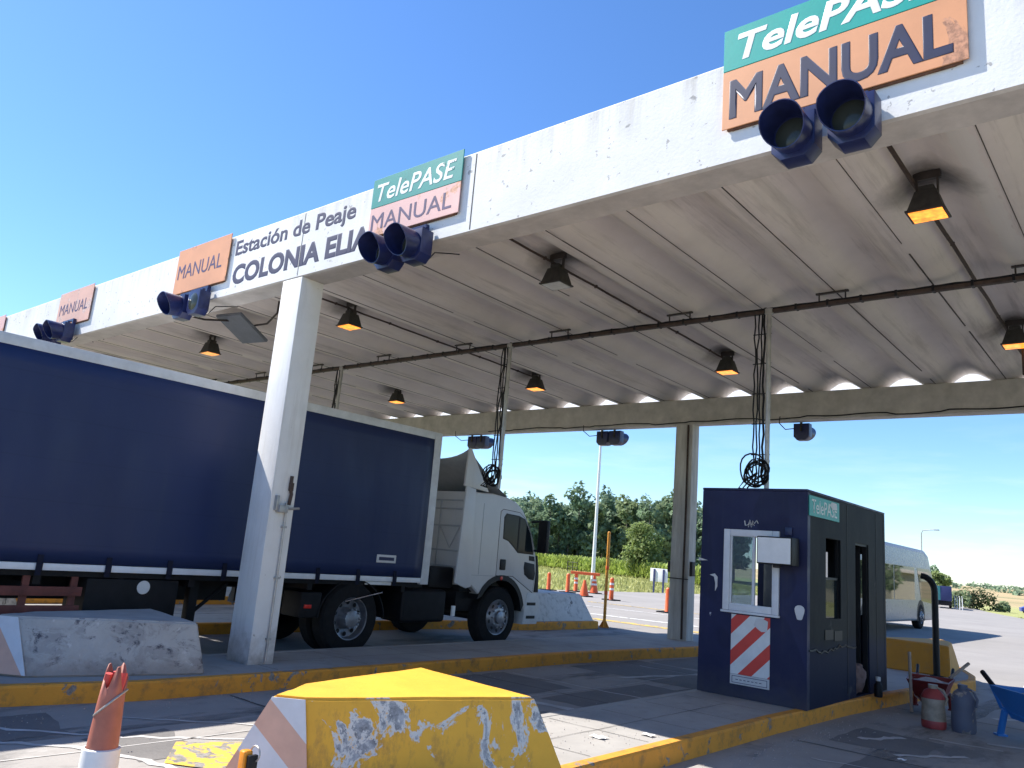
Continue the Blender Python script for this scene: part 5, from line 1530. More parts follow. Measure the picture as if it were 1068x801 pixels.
def wheelbarrow(label, loc, rz, mat, fill, s=1.0, hl=-0.95):
    root = thing('wheelbarrow', loc, label, 'wheelbarrow', 'wheelbarrows by the booth', rz)
    def T(p): return (p[0] * s, p[1] * s, p[2] * s)
    mb = MB(local=True); th = 0.02
    lo = [(-0.22, -0.30), (0.22, -0.30), (0.18, 0.25), (-0.18, 0.25)]; hi = [(-0.34, -0.48), (0.34, -0.48), (0.30, 0.52), (-0.30, 0.52)]
    z0, z1 = 0.20, 0.50
    outer = [mb.bm.verts.new(T((x, y, z0))) for x, y in lo] + [mb.bm.verts.new(T((x, y, z1))) for x, y in hi]
    inner = [mb.bm.verts.new(T((x * 0.93, y * 0.94, z0 + th))) for x, y in lo] + [mb.bm.verts.new(T((x * 0.94, y * 0.95, z1))) for x, y in hi]
    f = mb.bm.faces.new
    f(outer[:4][::-1]); f(inner[:4])
    for i in range(4):
        j = (i + 1) % 4
        f((outer[i], outer[j], outer[4 + j], outer[4 + i])); f((inner[j], inner[i], inner[4 + i], inner[4 + j])); f((outer[4 + i], outer[4 + j], inner[4 + j], inner[4 + i]))
    mb.build('tray', mat, root)
    mb = MB(local=True)
    for sx in (-1, 1):
        mb.tube([T((sx * 0.06, 0.62, 0.20)), T((sx * 0.20, 0.2, 0.23)), T((sx * 0.24, -0.45, 0.28)), T((sx * 0.27, hl, 0.52))], 0.018 * s, 8)
    mb.build('frame', mat, root)
    for sx in (-1, 1):
        mb = MB(local=True); mb.tube([T((sx * 0.25, -0.36, 0.27)), T((sx * 0.27, -0.44, 0.0))], 0.035 * s, 8); mb.box(*(T((sx * 0.27 - 0.05, 0, 0))[0], T((sx * 0.27 + 0.05, 0, 0))[0]), -0.48 * s, -0.38 * s, 0.0, 0.02 * s); mb.build('leg', mat, root)
        mb = MB(local=True); mb.tube([T((sx * 0.265, hl + 0.08, 0.48)), T((sx * 0.275, hl - 0.13, 0.60))], 0.026 * s, 8); mb.build('grip', 'black', root)
    mb = MB(local=True); mb.lathe([(0.09 * s, 0), (0.17 * s, 0.0), (0.2 * s, 0.03 * s), (0.2 * s, 0.06 * s), (0.17 * s, 0.09 * s), (0.09 * s, 0.09 * s)], (-0.045 * s, 0.62 * s, 0.2 * s), (1, 0, 0), 24); wh = mb.build('wheel', 'rubber', root)
    mb = MB(local=True); mb.lathe([(0.1 * s, 0.02 * s), (0.04 * s, 0.0), (0.04 * s, 0.09 * s), (0.1 * s, 0.07 * s)], (-0.045 * s, 0.62 * s, 0.2 * s), (1, 0, 0), 20); mb.build('rim', 'steel', wh)
    mb = MB(local=True)
    n = 9; V = []; r_ = random.Random(11)
    for i in range(n):
        for j in range(n):
            u, v = i / (n - 1) * 2 - 1, j / (n - 1) * 2 - 1
            hgt = 0.43 + 0.08 * (1 - u * u) * (1 - v * v) + r_.uniform(-0.012, 0.012)
            V.append(mb.bm.verts.new(T((u * 0.27, 0.02 + v * 0.42, hgt))))
    for i in range(n - 1):
        for j in range(n - 1):
            mb.bm.faces.new((V[i * n + j], V[(i + 1) * n + j], V[(i + 1) * n + j + 1], V[i * n + j + 1]))
    mb.build('load', fill, root)
    return root
wheelbarrow('rusty red wheelbarrow full of rubble against the yellow kerb', (-2.92, 12.95, 0.004), R(188), 'barrow_red', 'rubble', 0.86)
wheelbarrow('bright blue wheelbarrow with sand, cut by the right picture edge', (-1.36, 11.62, 0.004), R(216), 'barrow_blue', 'sand', 1.15, -0.62)
# sticks in the red wheelbarrow
for lab, a, b_ in (('pale wooden stick leaning on the left end of the red wheelbarrow', (-3.02, 12.35, 0.02), (-3.10, 12.62, 0.78)), ('short pale stick poking out of the rubble at the right end of the red wheelbarrow', (-2.75, 13.35, 0.44), (-2.55, 13.62, 0.66))):
    mb = MB(); mb.tube([a, b_], 0.022, 8); tag(mb.build('stick', 'wood'), lab, 'stick')
def jug(label, x, y, body, cap, h=0.50, r=0.13):
    root = thing('jerrycan', (x, y, 0.004), label, 'jerrycan')
    mb = MB(); mb.lathe([(0, 0), (r * 0.9, 0), (r, 0.03), (r * 1.02, h * 0.25), (r * 0.96, h * 0.55), (r, h * 0.72), (r * 0.72, h * 0.86), (r * 0.36, h * 0.93), (r * 0.34, h)], (x, y, 0.004), seg=24)
    mb.build('body', body, root)
    mb = MB(); mb.lathe([(r * 0.40, h * 0.94), (r * 0.42, h * 1.02), (0, h * 1.03)], (x, y, 0.004), seg=16); mb.build('cap', cap, root)
    mb = MB(); mb.tube([(x + r * 0.3, y, h * 0.96), (x + r * 0.85, y, h * 0.92), (x + r * 1.15, y, h * 0.74), (x + r * 1.0, y, h * 0.58)], 0.016, 8); mb.build('handle', body, root)
    return root, h, r
j, h, r = jug('beige jerrycan with red shoulder and red foot beside the red wheelbarrow', -2.55, 11.45, 'jug_beige', 'jug_beige', 0.50, 0.135)
mb = MB(); mb.lathe([(r * 1.01, h * 0.70), (r * 1.02, h * 0.74), (r * 0.75, h * 0.87), (r * 0.42, h * 0.93)], (-2.55, 11.45, 0.004), seg=24); mb.build('colour_band', 'jug_red', j)
mb = MB(); mb.lathe([(r * 0.95, 0.004), (r * 1.03, 0.03), (r * 1.04, h * 0.17), (r * 1.02, h * 0.19)], (-2.55, 11.45, 0.004), seg=24); mb.build('colour_band', 'jug_red', j)
jug('dark grey jerrycan with muddy lower half between the two wheelbarrows', -2.24, 11.55, 'jug_grey', 'jug_grey', 0.54, 0.135)
# doorstep bundle and bottle
mb = MB(); bm = mb.bm
bmesh.ops.create_icosphere(bm, subdivisions=4, radius=1.0)
r9 = random.Random(2)
for v in bm.verts:
    n = mnoise.noise(v.co * 1.7) * 0.25 + mnoise.noise(v.co * 5) * 0.08
    v.co = Vector((v.co.x * 0.16, v.co.y * 0.24, max(-0.9, v.co.z) * 0.20)) * (1 + n) + Vector((-3.62, 11.85, 0.40))
tag(mb.build('cloth_sack', 'cloth_brown', angle=80), 'crumpled brown cloth sack lying in the booth doorway', 'sack')
bt = thing('water_bottle', (-3.36, 12.05, KH), 'small dark bottle with pale cap on the booth doorstep', 'bottle')
mb = MB(); mb.lathe([(0, 0), (0.05, 0), (0.055, 0.02), (0.055, 0.15), (0.03, 0.19), (0.026, 0.21)], (-3.36, 12.05, KH)); mb.build('body', 'black', bt)
mb = MB(); mb.lathe([(0.03, 0.208), (0.032, 0.26), (0, 0.265)], (-3.36, 12.05, KH)); mb.build('cap', 'label_white', bt)

# ------------------------------------------------------------------ foreground bollards
bo = thing('bollard', (-5.31, 2.52, 0.004), 'torn brownish orange plastic bollard with a wire loop, in the near left foreground', 'bollard')
cx, cy = -5.31, 2.52
mb = MB(); seg = 28
prf = [(0.102, 0.0), (0.096, 0.2), (0.088, 0.40), (0.078, 0.56)]
rings = []
for rr_, z in prf:
    rings.append([mb.bm.verts.new((cx + rr_ * math.cos(2 * math.pi * k / seg) + 0.03 * z, cy + rr_ * math.sin(2 * math.pi * k / seg), z)) for k in range(seg)])
topr = []
for k in range(seg):
    a = 2 * math.pi * k / seg
    notch = 0.10 * max(0, math.sin(a * 1.5 + 0.6)) ** 2 + 0.04 * math.sin(a * 5)
    rt = 0.072
    topr.append(mb.bm.verts.new((cx + rt * math.cos(a) + 0.03, cy + rt * math.sin(a), 0.755 - notch)))
rings.append(topr)
for i in range(len(rings) - 1):
    for k in range(seg):
        mb.bm.faces.new((rings[i][k], rings[i][(k + 1) % seg], rings[i + 1][(k + 1) % seg], rings[i + 1][k]))
tb_ = mb.build('tube', 'faded_pole', bo, angle=50)
md = tb_.modifiers.new('thick', 'SOLIDIFY'); md.thickness = 0.008; md.offset = -1
mb = MB(); mb.lathe([(0.118, 0.0), (0.112, 0.29), (0.097, 0.295)], (cx + 0.004, cy, 0.0), seg=28); mb.build('sleeve', 'white', bo)
mb = MB()
for a0 in (0.4, 2.4, 4.3):
    pts = [(cx + 0.025 + 0.048 * math.cos(a0 + 0.1 * i), cy + 0.048 * math.sin(a0 + 0.1 * i), 0.62 + 0.024 * i) for i in range(6)]
    mb.tube(pts, 0.022, 8)
mb.build('torn_lining', 'pole_red', bo)
mb = MB(); mb.tube([(cx + 0.017 + 0.084 * math.cos(a), cy + 0.084 * math.sin(a), 0.56 + 0.08 * math.cos(a - 0.9)) for a in np.linspace(0, 2 * math.pi, 25)], 0.007, 6); mb.build('wire_loop', 'steel', bo)
bo2 = thing('bollard', (-4.2, 2.85, KH), 'low pinkish stub bollard with an orange reflector at the striped nose', 'bollard')
mb = MB(); mb.lathe([(0.085, 0), (0.075, 0.1), (0.055, 0.155), (0.05, 0.165), (0, 0.165)], (-4.20, 2.85, KH - 0.004), seg=20); mb.build('stub', 'pink_plastic', bo2)
mb = MB(); mb.box(-4.235, -4.175, 2.80, 2.86, KH + 0.155, KH + 0.29, 0.018, 3); mb.build('reflector', 'reflector', bo2)
mb = MB(); mb.box(-4.174, -4.145, 2.815, 2.875, KH + 0.165, KH + 0.27, 0.008); mb.build('holder', 'black', bo2)
mb = MB(); mb.tube([(-4.16 + 0.045 * math.cos(a), 2.86, KH + 0.275 + 0.04 * math.sin(a)) for a in np.linspace(0, 2 * math.pi, 18)], 0.005, 6); mb.build('wire_loop', 'steel', bo2)

# ------------------------------------------------------------------ yellow post, cones, signs, mast
yp = thing('marker_post', (-11.56, 17.8, 0), 'tall yellow pipe post on a flared foot behind the truck cab', 'post')
mb = MB(); mb.tube([(-11.56, 17.8, 0.0), (-11.56, 17.8, 2.40)], 0.04, 12); mb.lathe([(0.04, 2.40), (0.02, 2.42), (0, 2.42)], (-11.56, 17.8, 0), seg=12); mb.build('pipe', 'post_yellow', yp)
mb = MB()
for k in range(4):
    a = R(90 * k + 20); dx, dy = math.cos(a), math.sin(a); nx_, ny_ = -dy * 0.006, dx * 0.006
    P = [(-11.56 + dx * 0.03, 17.8 + dy * 0.03, 0.012), (-11.56 + dx * 0.13, 17.8 + dy * 0.13, 0.012), (-11.56 + dx * 0.03, 17.8 + dy * 0.03, 0.20)]
    vs1 = [mb.bm.verts.new((p[0] + nx_, p[1] + ny_, p[2])) for p in P]; vs2 = [mb.bm.verts.new((p[0] - nx_, p[1] - ny_, p[2])) for p in P]
    mb.bm.faces.new(vs1); mb.bm.faces.new(vs2[::-1])
    for i in range(3): mb.bm.faces.new((vs1[i], vs1[(i + 1) % 3], vs2[(i + 1) % 3], vs2[i]))
mb.lathe([(0.14, 0.0), (0.14, 0.012), (0, 0.012)], (-11.56, 17.8, 0), seg=20)
mb.build('foot', 'post_yellow', yp)
mb = MB()
for z in (0.82, 1.45): mb.lathe([(0.044, 0), (0.046, 0.01), (0.046, 0.08), (0.044, 0.09)], (-11.56, 17.8, z), seg=12)
mb.build('red_band', 'orange_plastic', yp)
M['cone_band'] = plain('cone_reflective_band', (0.75, 0.72, 0.70), 0.4)
def delineator(label, x, y, h, band=True, cone=False):
    root = thing('traffic_delineator', (x, y, 0), label, 'traffic cone', 'orange delineators on the far pavement')
    mb = MB()
    if cone: mb.lathe([(0.26, 0.04), (0.22, 0.05), (0.09, h * 0.75), (0.05, h), (0, h)], (x, y, 0), seg=16)
    else: mb.lathe([(0.12, 0.03), (0.10, 0.06), (0.085, h * 0.95), (0.05, h), (0, h)], (x, y, 0), seg=14)
    mb.build('body', 'orange_plastic', root)
    mb = MB(); mb.box(x - 0.3, x + 0.3, y - 0.3, y + 0.3, 0.0, 0.045, 0.01); mb.build('base', 'rubber', root)
    if band:
        mb = MB()
        for f in (0.45, 0.68):
            ra = (0.22 + (0.09 - 0.22) * f / 0.75 + 0.006) if cone else 0.1
            mb.lathe([(ra, h * f), (ra - 0.008, h * f + 0.09)], (x, y, 0), seg=16)
        mb.build('reflective_band', 'cone_band', root)
    return root
delineator('orange post leftmost of the row, beside the truck mirror', -24.2, 32.1, 0.85, False)
delineator('second orange post from the left, standing on bare pavement', -22.9, 31.9, 0.9, False)
delineator('orange cone under the left end of the red plank', -23.7, 33.7, 0.88)
delineator('broad orange cone in front of the red plank', -20.9, 30.4, 0.72, False, True)
delineator('white banded orange cone under the right end of the red plank', -22.8, 34.0, 0.88, True, True)
delineator('tall white banded orange post right beside the yellow pipe post', -19.2, 30.0, 0.95, True)
delineator('reddish orange post standing alone beside the rear column', -14.6, 26.6, 0.88, False)
pk = MB()
b = bmesh.new(); bmesh.ops.create_cube(b, size=1.0)
bmesh.ops.transform(b, matrix=Matrix.Translation((-23.2, 33.75, 0.93)) @ Matrix.Rotation(R(18), 4, 'Z') @ Matrix.Diagonal((1.5, 0.12, 0.14, 1)), verts=b.verts)
bmesh.ops.bevel(b, geom=list(b.edges), offset=0.01, segments=1, affect='EDGES')
pk.merge(b)
tag(pk.build('barrier_plank', 'orange_plastic'), 'red plank laid across two orange cones', 'barrier')
ws = thing('notice_board', (-25.1, 44.6, 0), 'white notice board on two dark posts in the grass beside the rear column', 'sign')
mb = MB(); mb.box(-25.75, -24.55, 44.55, 44.6, 0.62, 1.42, 0.01); mb.build('board', 'white', ws)
for x in (-25.45, -24.8):
    mb = MB(); mb.box(x - 0.05, x + 0.05, 44.48, 44.545, -0.1, 1.38); mb.build('post', 'tarp_blue', ws)
ms = thing('light_mast', (-28.1, 41.7, -0.05), 'tall white lighting mast rising from the grass to the rear beam', 'mast')
mb = MB(); mb.tube([(-28.1, 41.7, -0.05), (-28.1, 41.7, 4), (-28.1, 41.7, 13.5)], 0.13, 14, 0.06); mb.build('pole', 'white', ms)
mb = MB(); mb.lathe([(0.2, 0), (0.2, 0.03), (0.14, 0.06), (0.14, 0.5)], (-28.1, 41.7, -0.04), seg=14); mb.build('foot', 'steel', ms)
mb = MB()
for dx in (-0.7, 0.7): mb.box(-28.1 + dx - 0.2, -28.1 + dx + 0.2, 41.6, 41.8, 13.4, 13.55, 0.03)
mb.tube([(-28.9, 41.7, 13.5), (-27.3, 41.7, 13.5)], 0.03, 8); mb.build('lamp_arm', 'steel', ms)
gt = thing('field_gate', (-51.5, 72.5, 0), 'thin dark metal frame gate in the grass before the corn', 'gate')
mb = MB()
for z in (0.15, 0.6, 1.1): mb.tube([(-52.9, 73.4, z), (-50.2, 71.4, z)], 0.025, 6)
mb.build('rail', 'dark_metal', gt)
for x, y in ((-52.9, 73.4), (-51.5, 72.4), (-50.2, 71.4)):
    mb = MB(); mb.tube([(x, y, -0.1), (x, y, 1.2)], 0.05, 8); mb.build('post', 'dark_metal', gt)
# far lorry
lz = land_z(-28, 133) + 0.06
lo_ = thing('cargo_lorry', (-28.3, 134, lz), 'distant lorry with blue and teal tarpaulin on the road', 'truck', rz=R(12))
mb = MB(local=True); mb.box(-1.25, 1.25, -3.5, 3.2, 1.05, 3.1, 0.05); mb.build('cargo_box', 'tarp_blue', lo_)
mb = MB(local=True); mb.box(-1.2, -0.2, -3.55, -3.51, 1.1, 3.05); mb.build('rear_tarp', 'tarp_teal', lo_)
mb = MB(local=True); mb.box(-1.2, 1.2, 3.4, 5.2, 0.6, 2.7, 0.12); mb.build('cab', 'tarp_teal', lo_)
mb = MB(local=True); mb.box(-0.5, 0.5, -3.4, 5.0, 0.6, 1.04); mb.box(-1.2, 1.2, -3.5, -3.3, 0.4, 1.0); mb.build('chassis', 'chassis', lo_)
for sx in (-1, 1):
    for yq in (-2.4, -1.2, 4.2):
        mb = MB(local=True); mb.lathe([(0.3, 0), (0.5, 0.02), (0.5, 0.28), (0.3, 0.3), (0, 0.3)], (sx * 0.9, yq, 0.5), (sx, 0, 0), 18); mb.build('wheel', 'rubber', lo_)
cz = land_z(-19.0, 152) 
ca = thing('blue_car', (-18.6, 150.0, cz), 'tiny blue car on the far road at the right picture edge', 'car', rz=R(-70))
mb = MB(local=True)
mb.prism([(-2.1, 0.35), (2.1, 0.35), (2.15, 0.75), (1.2, 0.95), (0.6, 1.42), (-1.0, 1.45), (-1.7, 1.0), (-2.12, 0.9)], lambda u, v, d: (d, u, v), -0.82, 0.82, 0.06); mb.build('body', 'car_blue', ca)
mb = MB(local=True); mb.prism([(1.1, 0.97), (0.58, 1.36), (-0.95, 1.38), (-1.5, 1.0)], lambda u, v, d: (d, u, v), -0.828, 0.828); mb.build('window', 'glass', ca)
for sx in (-1, 1):
    for yq in (-1.3, 1.35):
        mb = MB(local=True); mb.lathe([(0.18, 0), (0.33, 0.01), (0.33, 0.19), (0.18, 0.2), (0, 0.2)], (sx * 0.65, yq, 0.33), (sx, 0, 0), 16); mb.build('wheel', 'rubber', ca)
# street lamp behind the bus
sl = thing('street_lamp', (-27.2, 118.0, land_z(-27, 118)), 'distant thin street lamp above the bus roof', 'street lamp')
z0 = land_z(-27, 118)
mb = MB(); mb.tube([(-27.2, 118, z0), (-27.2, 118, 8.6), (-27.0, 118, 9.0), (-25.6, 118, 9.15)], 0.07, 8); mb.build('pole', 'steel', sl)
mb = MB(); mb.box(-25.7, -25.0, 117.85, 118.15, 9.05, 9.2, 0.04); mb.build('lamp_head', 'steel', sl)
# fence posts by the bushes
for i in range(4):
    x, y = -24.6 + i * -0.75, 128.5 + i * 2.2
    mb = MB(); zf = land_z(x, y); mb.tube([(x, y, zf - 0.1), (x, y, zf + 1.7)], 0.06, 6); mb.tube([(x, y, zf + 1.7), (x - 0.02, y - 0.2, zf + 1.9)], 0.05, 6)
    tag(mb.build('fence_post', 'white'), 'white fence post among the roadside bushes', 'fence post', 'white fence posts by the far road')

# ------------------------------------------------------------------ grit along the kerbs, paper scraps
rg = random.Random(21)
V, F = [], []
for i in range(1300):
    k = i % 4
    if k == 0: x, y, z = -7.78 + abs(rg.gauss(0, 0.22)) + 0.03, rg.uniform(1, 16), 0.012
    elif k == 1: x, y, z = -3.42 + abs(rg.gauss(0, 0.3)), rg.uniform(5, 15), 0.012
    elif k == 2: x, y, z = rg.uniform(-4.75, -3.75), rg.uniform(5.1, 9.6), KH + 0.002
    else: x, y, z = rg.uniform(-7.6, -1.0), rg.uniform(1.5, 16), 0.012
    if k == 3 and -5.1 < x < -3.3: continue
    r_ = rg.uniform(0.003, 0.009) * (0.7 if k == 2 else 1); a = rg.uniform(0, 6.28); b0 = len(V)
    for j in range(3): V.append((x + r_ * math.cos(a + j * 2.09), y + r_ * math.sin(a + j * 2.09), z - 0.004))
    V.append((x + r_ * 0.2, y, z + r_ * 0.8))
    F += [(b0, b0 + 1, b0 + 3), (b0 + 1, b0 + 2, b0 + 3), (b0 + 2, b0, b0 + 3)]
o = np_mesh('gravel', V, F, 'rubble'); tag(o, 'loose grit swept against the kerbs', 'grit', None, 'stuff')
for k, (x, y, z, lab) in enumerate(((-4.05, 6.25, KH + 0.003, 'white paper scrap on the sunlit island, nearest the striped block'), (-3.85, 6.75, KH + 0.003, 'smaller white paper scrap on the island before the booth'), (-2.3, 9.0, 0.014, 'crumpled paper scrap on the shaded lane by the kerb'))):
    mb = MB(); w = 0.07 - 0.015 * k
    n_ = 5; P = [[mb.bm.verts.new((x + (i - 2) * w * 0.5, y + (j - 2) * w * 0.35, z + rg.uniform(0, 0.014))) for j in range(n_)] for i in range(n_)]
    for i in range(n_ - 1):
        for j in range(n_ - 1): mb.bm.faces.new((P[i][j], P[i + 1][j], P[i + 1][j + 1], P[i][j + 1]))
    tag(mb.build('paper_scrap', 'white', smooth=False), lab, 'litter', 'paper scraps by the booth')

# ------------------------------------------------------------------ vegetation
def leaf_cloud(rs, blobs, n, size, flat=0.5):
    """n leaf quads spread in the outer volume of ellipsoid blobs"""
    vol = np.array([b[3] * b[4] * b[5] for b in blobs]) ** 0.75
    idx = rs.choice(len(blobs), n, p=vol / vol.sum())
    B = np.array(blobs)[idx]
    d = rs.normal(size=(n, 3)); d /= np.linalg.norm(d, axis=1)[:, None]
    rad = rs.uniform(0.45, 1.08, n) ** 0.6
    P = B[:, :3] + d * B[:, 3:6] * rad[:, None]
    nrm = d * 0.8 + rs.normal(size=(n, 3)) * 0.55 + np.array([-0.35, -0.3, 0.55]); nrm /= np.linalg.norm(nrm, axis=1)[:, None]
    t_ = np.cross(nrm, rs.normal(size=(n, 3))); t_ /= np.linalg.norm(t_, axis=1)[:, None]
    b_ = np.cross(nrm, t_)
    s = size * rs.uniform(0.5, 1.4, n)[:, None]
    q = np.stack([P - t_ * s - b_ * s * flat, P + t_ * s * 0.4 - b_ * s * flat, P + t_ * s + b_ * s * flat, P - t_ * s * 0.4 + b_ * s * flat], 1)
    return q.reshape(-1, 3), [(4 * i, 4 * i + 1, 4 * i + 2, 4 * i + 3) for i in range(n)]
def make_tree(name, label, cat, group, seed, h, crown0, rad, nblob, nleaf, leaf, leafmat_, trunk_r, rows=None, round_=False, nlimb=6):
    rs = np.random.RandomState(seed)
    root = thing(name, (0, 0, 0), label, cat, group)
    blobs = []
    for i in range(nblob):
        f = rs.uniform(0, 1)
        z = crown0 + (h - crown0) * f
        shape = math.sqrt(max(0.06, 1 - (2 * f - 0.85) ** 2 / 1.6)) if not round_ else math.sqrt(max(0.08, 1 - (2 * f - 0.9) ** 2))
        a = rs.uniform(0, 2 * math.pi); rr = rad * shape * rs.uniform(0.2, 0.85)
        s = rad * rs.uniform(0.28, 0.5)
        blobs.append((rr * math.cos(a), rr * math.sin(a), z - s * 0.3, s, s, s * rs.uniform(0.55, 0.85)))
    v, f = leaf_cloud(rs, blobs, nleaf, leaf)
    np_mesh('crown', v.tolist(), f, leafmat_, root)
    mb = MB(local=True)
    bend = rs.uniform(-0.25, 0.25, 2)
    tp = [(bend[0] * (k / 6) ** 2, bend[1] * (k / 6) ** 2, -0.2 + (h * 0.9) * k / 6) for k in range(7)]
    mb.tube(tp, trunk_r, 8, trunk_r * 0.3)
    for k in range(nlimb):
        b_ = blobs[k % len(blobs)]
        z0_ = max(crown0 * 0.8, b_[2] - rad * 0.5)
        fz = (z0_ + 0.2) / (h * 0.9)
        mb.tube([(bend[0] * fz ** 2, bend[1] * fz ** 2, z0_), (b_[0] * 0.6, b_[1] * 0.6, z0_ + (b_[2] - z0_) * 0.6), (b_[0], b_[1], b_[2])], trunk_r * 0.4, 6, trunk_r * 0.1)
    mb.build('trunk', 'bark', root, angle=60)
    return root
protos = []
GR = 'trees of the forest beyond the corn'
protos += [make_tree('forest_tree', 'tall dark green forest tree with bare lower trunk beyond the corn', 'tree', GR, 20 + i, 11.5 + i * 0.5, 2.8 + 0.4 * (i % 3), 2.5 + 0.15 * (i % 3), 30, 1300, 0.34, 'leaf_pine', 0.20) for i in range(3)]
protos += [make_tree('forest_tree', 'olive green bushy crowned forest tree beyond the corn', 'tree', GR, 30 + i, 10.5 + i * 0.7, 1.8, 2.7, 30, 1300, 0.36, 'leaf_olive', 0.18) for i in range(2)]
lab_of = [p['label'] for p in protos]
used = [False] * len(protos)
rt = random.Random(77)
# rows run roughly across the view from left to right
def dirv(px):   # ground bearing used only to size the wood (from straight left-of-road to the booth)
    f = (px - 500) / 260.0
    a = (-0.665, 0.747); b_ = (-0.425, 0.905)
    return (a[0] + (b_[0] - a[0]) * f, a[1] + (b_[1] - a[1]) * f)
cnt = 0
for row, (D, step) in enumerate(((122, 9.5), (131, 9.0), (141, 8.5), (152, 8.0))):
    px = 490 + row * 3
    while px < 775:
        dx_, dy_ = dirv(px)
        D2 = D + rt.uniform(-4, 4)
        x, y = dx_ * D2, dy_ * D2
        k = rt.choice([0, 1, 2, 0, 1, 2, 3, 4])
        s = rt.uniform(0.82, 1.08) * (0.86 if px < 600 else 0.92)
        if not used[k]:
            o = protos[k]; used[k] = True
            o.location = (x, y, 0)
        else:
            o = copy_thing(protos[k], (x, y, 0), lab_of[k])
        o.rotation_euler = (0, 0, rt.uniform(0, 6.28)); o.scale = (s, s, s * rt.uniform(0.92, 1.1))
        px += step * rt.uniform(0.7, 1.3)
        cnt += 1
ft_ = make_tree('broadleaf_tree', 'single pale green rounded tree standing in the grass right of the mast', 'tree', None, 55, 5.9, 1.2, 2.7, 34, 3200, 0.17, 'leaf_light', 0.16, round_=True, nlimb=12)
ft_.location = (-46.5, 78.5, 0)
def bush(label, x, y, w, h, seed, mat='leaf_bush', n=900, name='roadside_bush', cat='bush', group=None):
    rs = np.random.RandomState(seed)
    root = thing(name, (x, y, land_z(x, y)), label, cat, group)
    blobs = [(rs.uniform(-w, w) * 0.6, rs.uniform(-w, w) * 0.4, h * rs.uniform(0.25, 0.65), w * 0.42, w * 0.42, h * 0.38) for i in range(9)]
    v, f = leaf_cloud(rs, blobs, n, 0.22)
    np_mesh('foliage', v.tolist(), f, mat, root)
    mb = MB(local=True)
    for b_ in blobs[:5]: mb.tube([(b_[0] * 0.2, b_[1] * 0.2, -0.1), (b_[0], b_[1], b_[2])], 0.06, 6, 0.02)
    mb.build('stem', 'bark', root)
    return root
bush('large dark green roadside bush right of the distant lorry', -26.2, 148.0, 3.0, 3.6, 1)
bush('lighter half of the roadside bush, nearest the white fence posts', -27.7, 143.0, 2.0, 3.4, 2, 'leaf_olive')
bush('small low bush at the right end of the roadside bushes', -22.8, 149.0, 1.6, 1.8, 3, 'leaf_olive', 500)
t2 = make_tree('roadside_tree', 'bright green tree just behind the distant lorry', 'tree', None, 61, 5.6, 1.0, 2.4, 20, 1500, 0.26, 'leaf_light', 0.2, round_=True)
t2.location = (-33.0, 155.0, land_z(-33, 155))
t3 = make_tree('roadside_tree', 'darker green tree behind the bright one by the lorry', 'tree', None, 62, 6.8, 1.2, 2.2, 20, 1200, 0.26, 'leaf_pine', 0.2)
t3.location = (-37.5, 168.0, land_z(-37, 168))
ab = thing('office_building', (12, 80, land_z(12, 80)), 'low cream office building reflected in the bus windows', 'building')
zb = land_z(12, 80) - 0.1
M['cream_wall'] = plain('cream_wall', (0.55, 0.50, 0.40), 0.8, var=0.12)
mb = MB(); mb.box(3, 22, 76, 86, zb, zb + 3.3); mb.build('wall', 'cream_wall', ab)
mb = MB(); mb.box(2.4, 22.6, 75.4, 86.6, zb + 3.301, zb + 3.6, 0.03); mb.build('roof', 'roof', ab)
for k in range(6):
    mb = MB(); x = 4.2 + k * 3.0; mb.box(x, x + 1.7, 75.95, 76.0, zb + 1.1, zb + 2.4); wf_ = mb.build('window', 'alu', ab)
    mb = MB(); mb.box(x + 0.08, x + 1.62, 75.93, 75.949, zb + 1.18, zb + 2.32); mb.build('pane', 'glass', wf_)
gt_ = make_tree('garden_tree', 'round leafy tree reflected in the bus windows beside the cream building', 'tree', None, 71, 6.0, 1.6, 2.8, 26, 1600, 0.24, 'leaf_olive', 0.2, round_=True)
gt_.location = (2.2, 66.0, land_z(2, 66))
# scattered far field trees, one mass
rs = np.random.RandomState(9)
V, F = [], []
for i in range(30):
    y = rs.uniform(420, 720); x = -y * rs.uniform(0.02, 0.24)
    w = rs.uniform(4, 11); h = rs.uniform(1.2, 2.8)
    v, f = leaf_cloud(rs, [(x, y, land_z(x, y) + h * 0.5, w, 3, h * 0.6)], 60, 1.0)
    F += [tuple(k + len(V) for k in q) for q in f]; V += v.tolist()
o = np_mesh('treeline', V, F, 'leaf_pine'); tag(o, 'line of far trees and hedges on the tan hills at the right horizon', 'treeline', None, 'stuff')
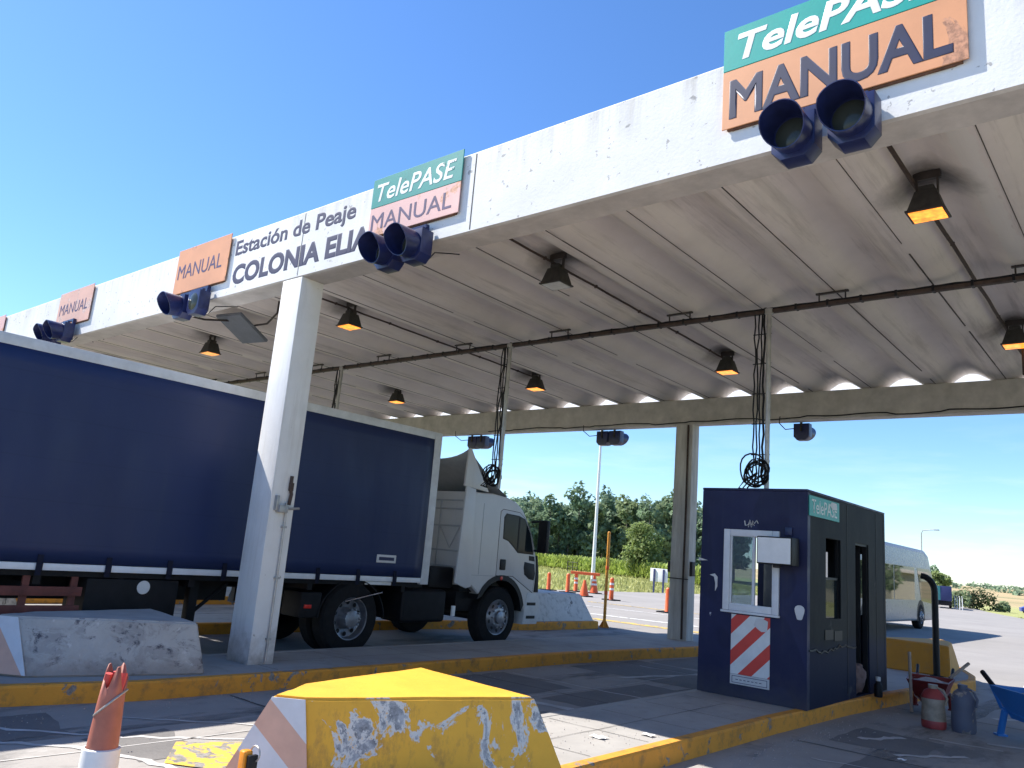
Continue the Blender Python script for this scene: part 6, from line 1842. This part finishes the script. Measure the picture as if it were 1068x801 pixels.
# corn field: blades in rows
rs = np.random.RandomState(12)
V, F = [], []
A_ = np.array([-80.0, 96.0]); B_ = np.array([-35.0, 70.5])
back = np.array([-0.55, 0.83])
n = 9000
u = rs.uniform(-0.15, 1.08, n); d = rs.uniform(0, 1, n) ** 1.6 * 16
P = A_[None] + (B_ - A_)[None] * u[:, None] + back[None] * d[:, None]
H = rs.uniform(1.5, 2.1, n)
for i in range(n):
    x, y = P[i]; h = H[i]
    for k in range(4):
        a = rs.uniform(0, 6.28); z0 = h * rs.uniform(0.05, 0.75); ln = rs.uniform(0.3, 0.6); w = 0.06
        dx, dy = math.cos(a), math.sin(a); zx = z0 + ln * 0.8
        b0 = len(V)
        V += [(x - dy * w, y + dx * w, z0), (x + dy * w, y - dx * w, z0), (x + dx * ln * 0.5 + dy * w, y + dy * ln * 0.5 - dx * w, zx), (x + dx * ln * 0.5 - dy * w, y + dy * ln * 0.5 + dx * w, zx)]
        F.append((b0, b0 + 1, b0 + 2, b0 + 3))
o = np_mesh('corn_field', V, F, 'corn'); tag(o, 'strip of tall yellow green corn in front of the forest', 'corn field', None, 'stuff')
# grass tufts on the verge
V, F = [], []
n = 26000
for i in range(n):
    if i % 6 == 0:
        y = rs.uniform(52, 120); x = interp(rightT, y) + 0.3 + rs.uniform(0, 1) ** 1.5 * 22
    else:
        y = rs.uniform(24, 96); x = -24.9 - rs.uniform(0, 1) ** 1.3 * 55
        if x < -0.92 * y - 14: continue
    zg_ = land_z(x, y) - 0.06; h = rs.uniform(0.10, 0.34); a = rs.uniform(0, 6.28); w = rs.uniform(0.04, 0.12)
    dx, dy = math.cos(a) * w, math.sin(a) * w; lx, ly = rs.uniform(-0.12, 0.12, 2)
    b0 = len(V)
    V += [(x - dx, y - dy, zg_), (x + dx, y + dy, zg_), (x + dx * 0.3 + lx, y + dy * 0.3 + ly, zg_ + h)]
    F.append((b0, b0 + 1, b0 + 2))
o = np_mesh('verge_grass', V, F, 'grass'); tag(o, 'dry yellow green grass on the road verges', 'grass', None, 'stuff')
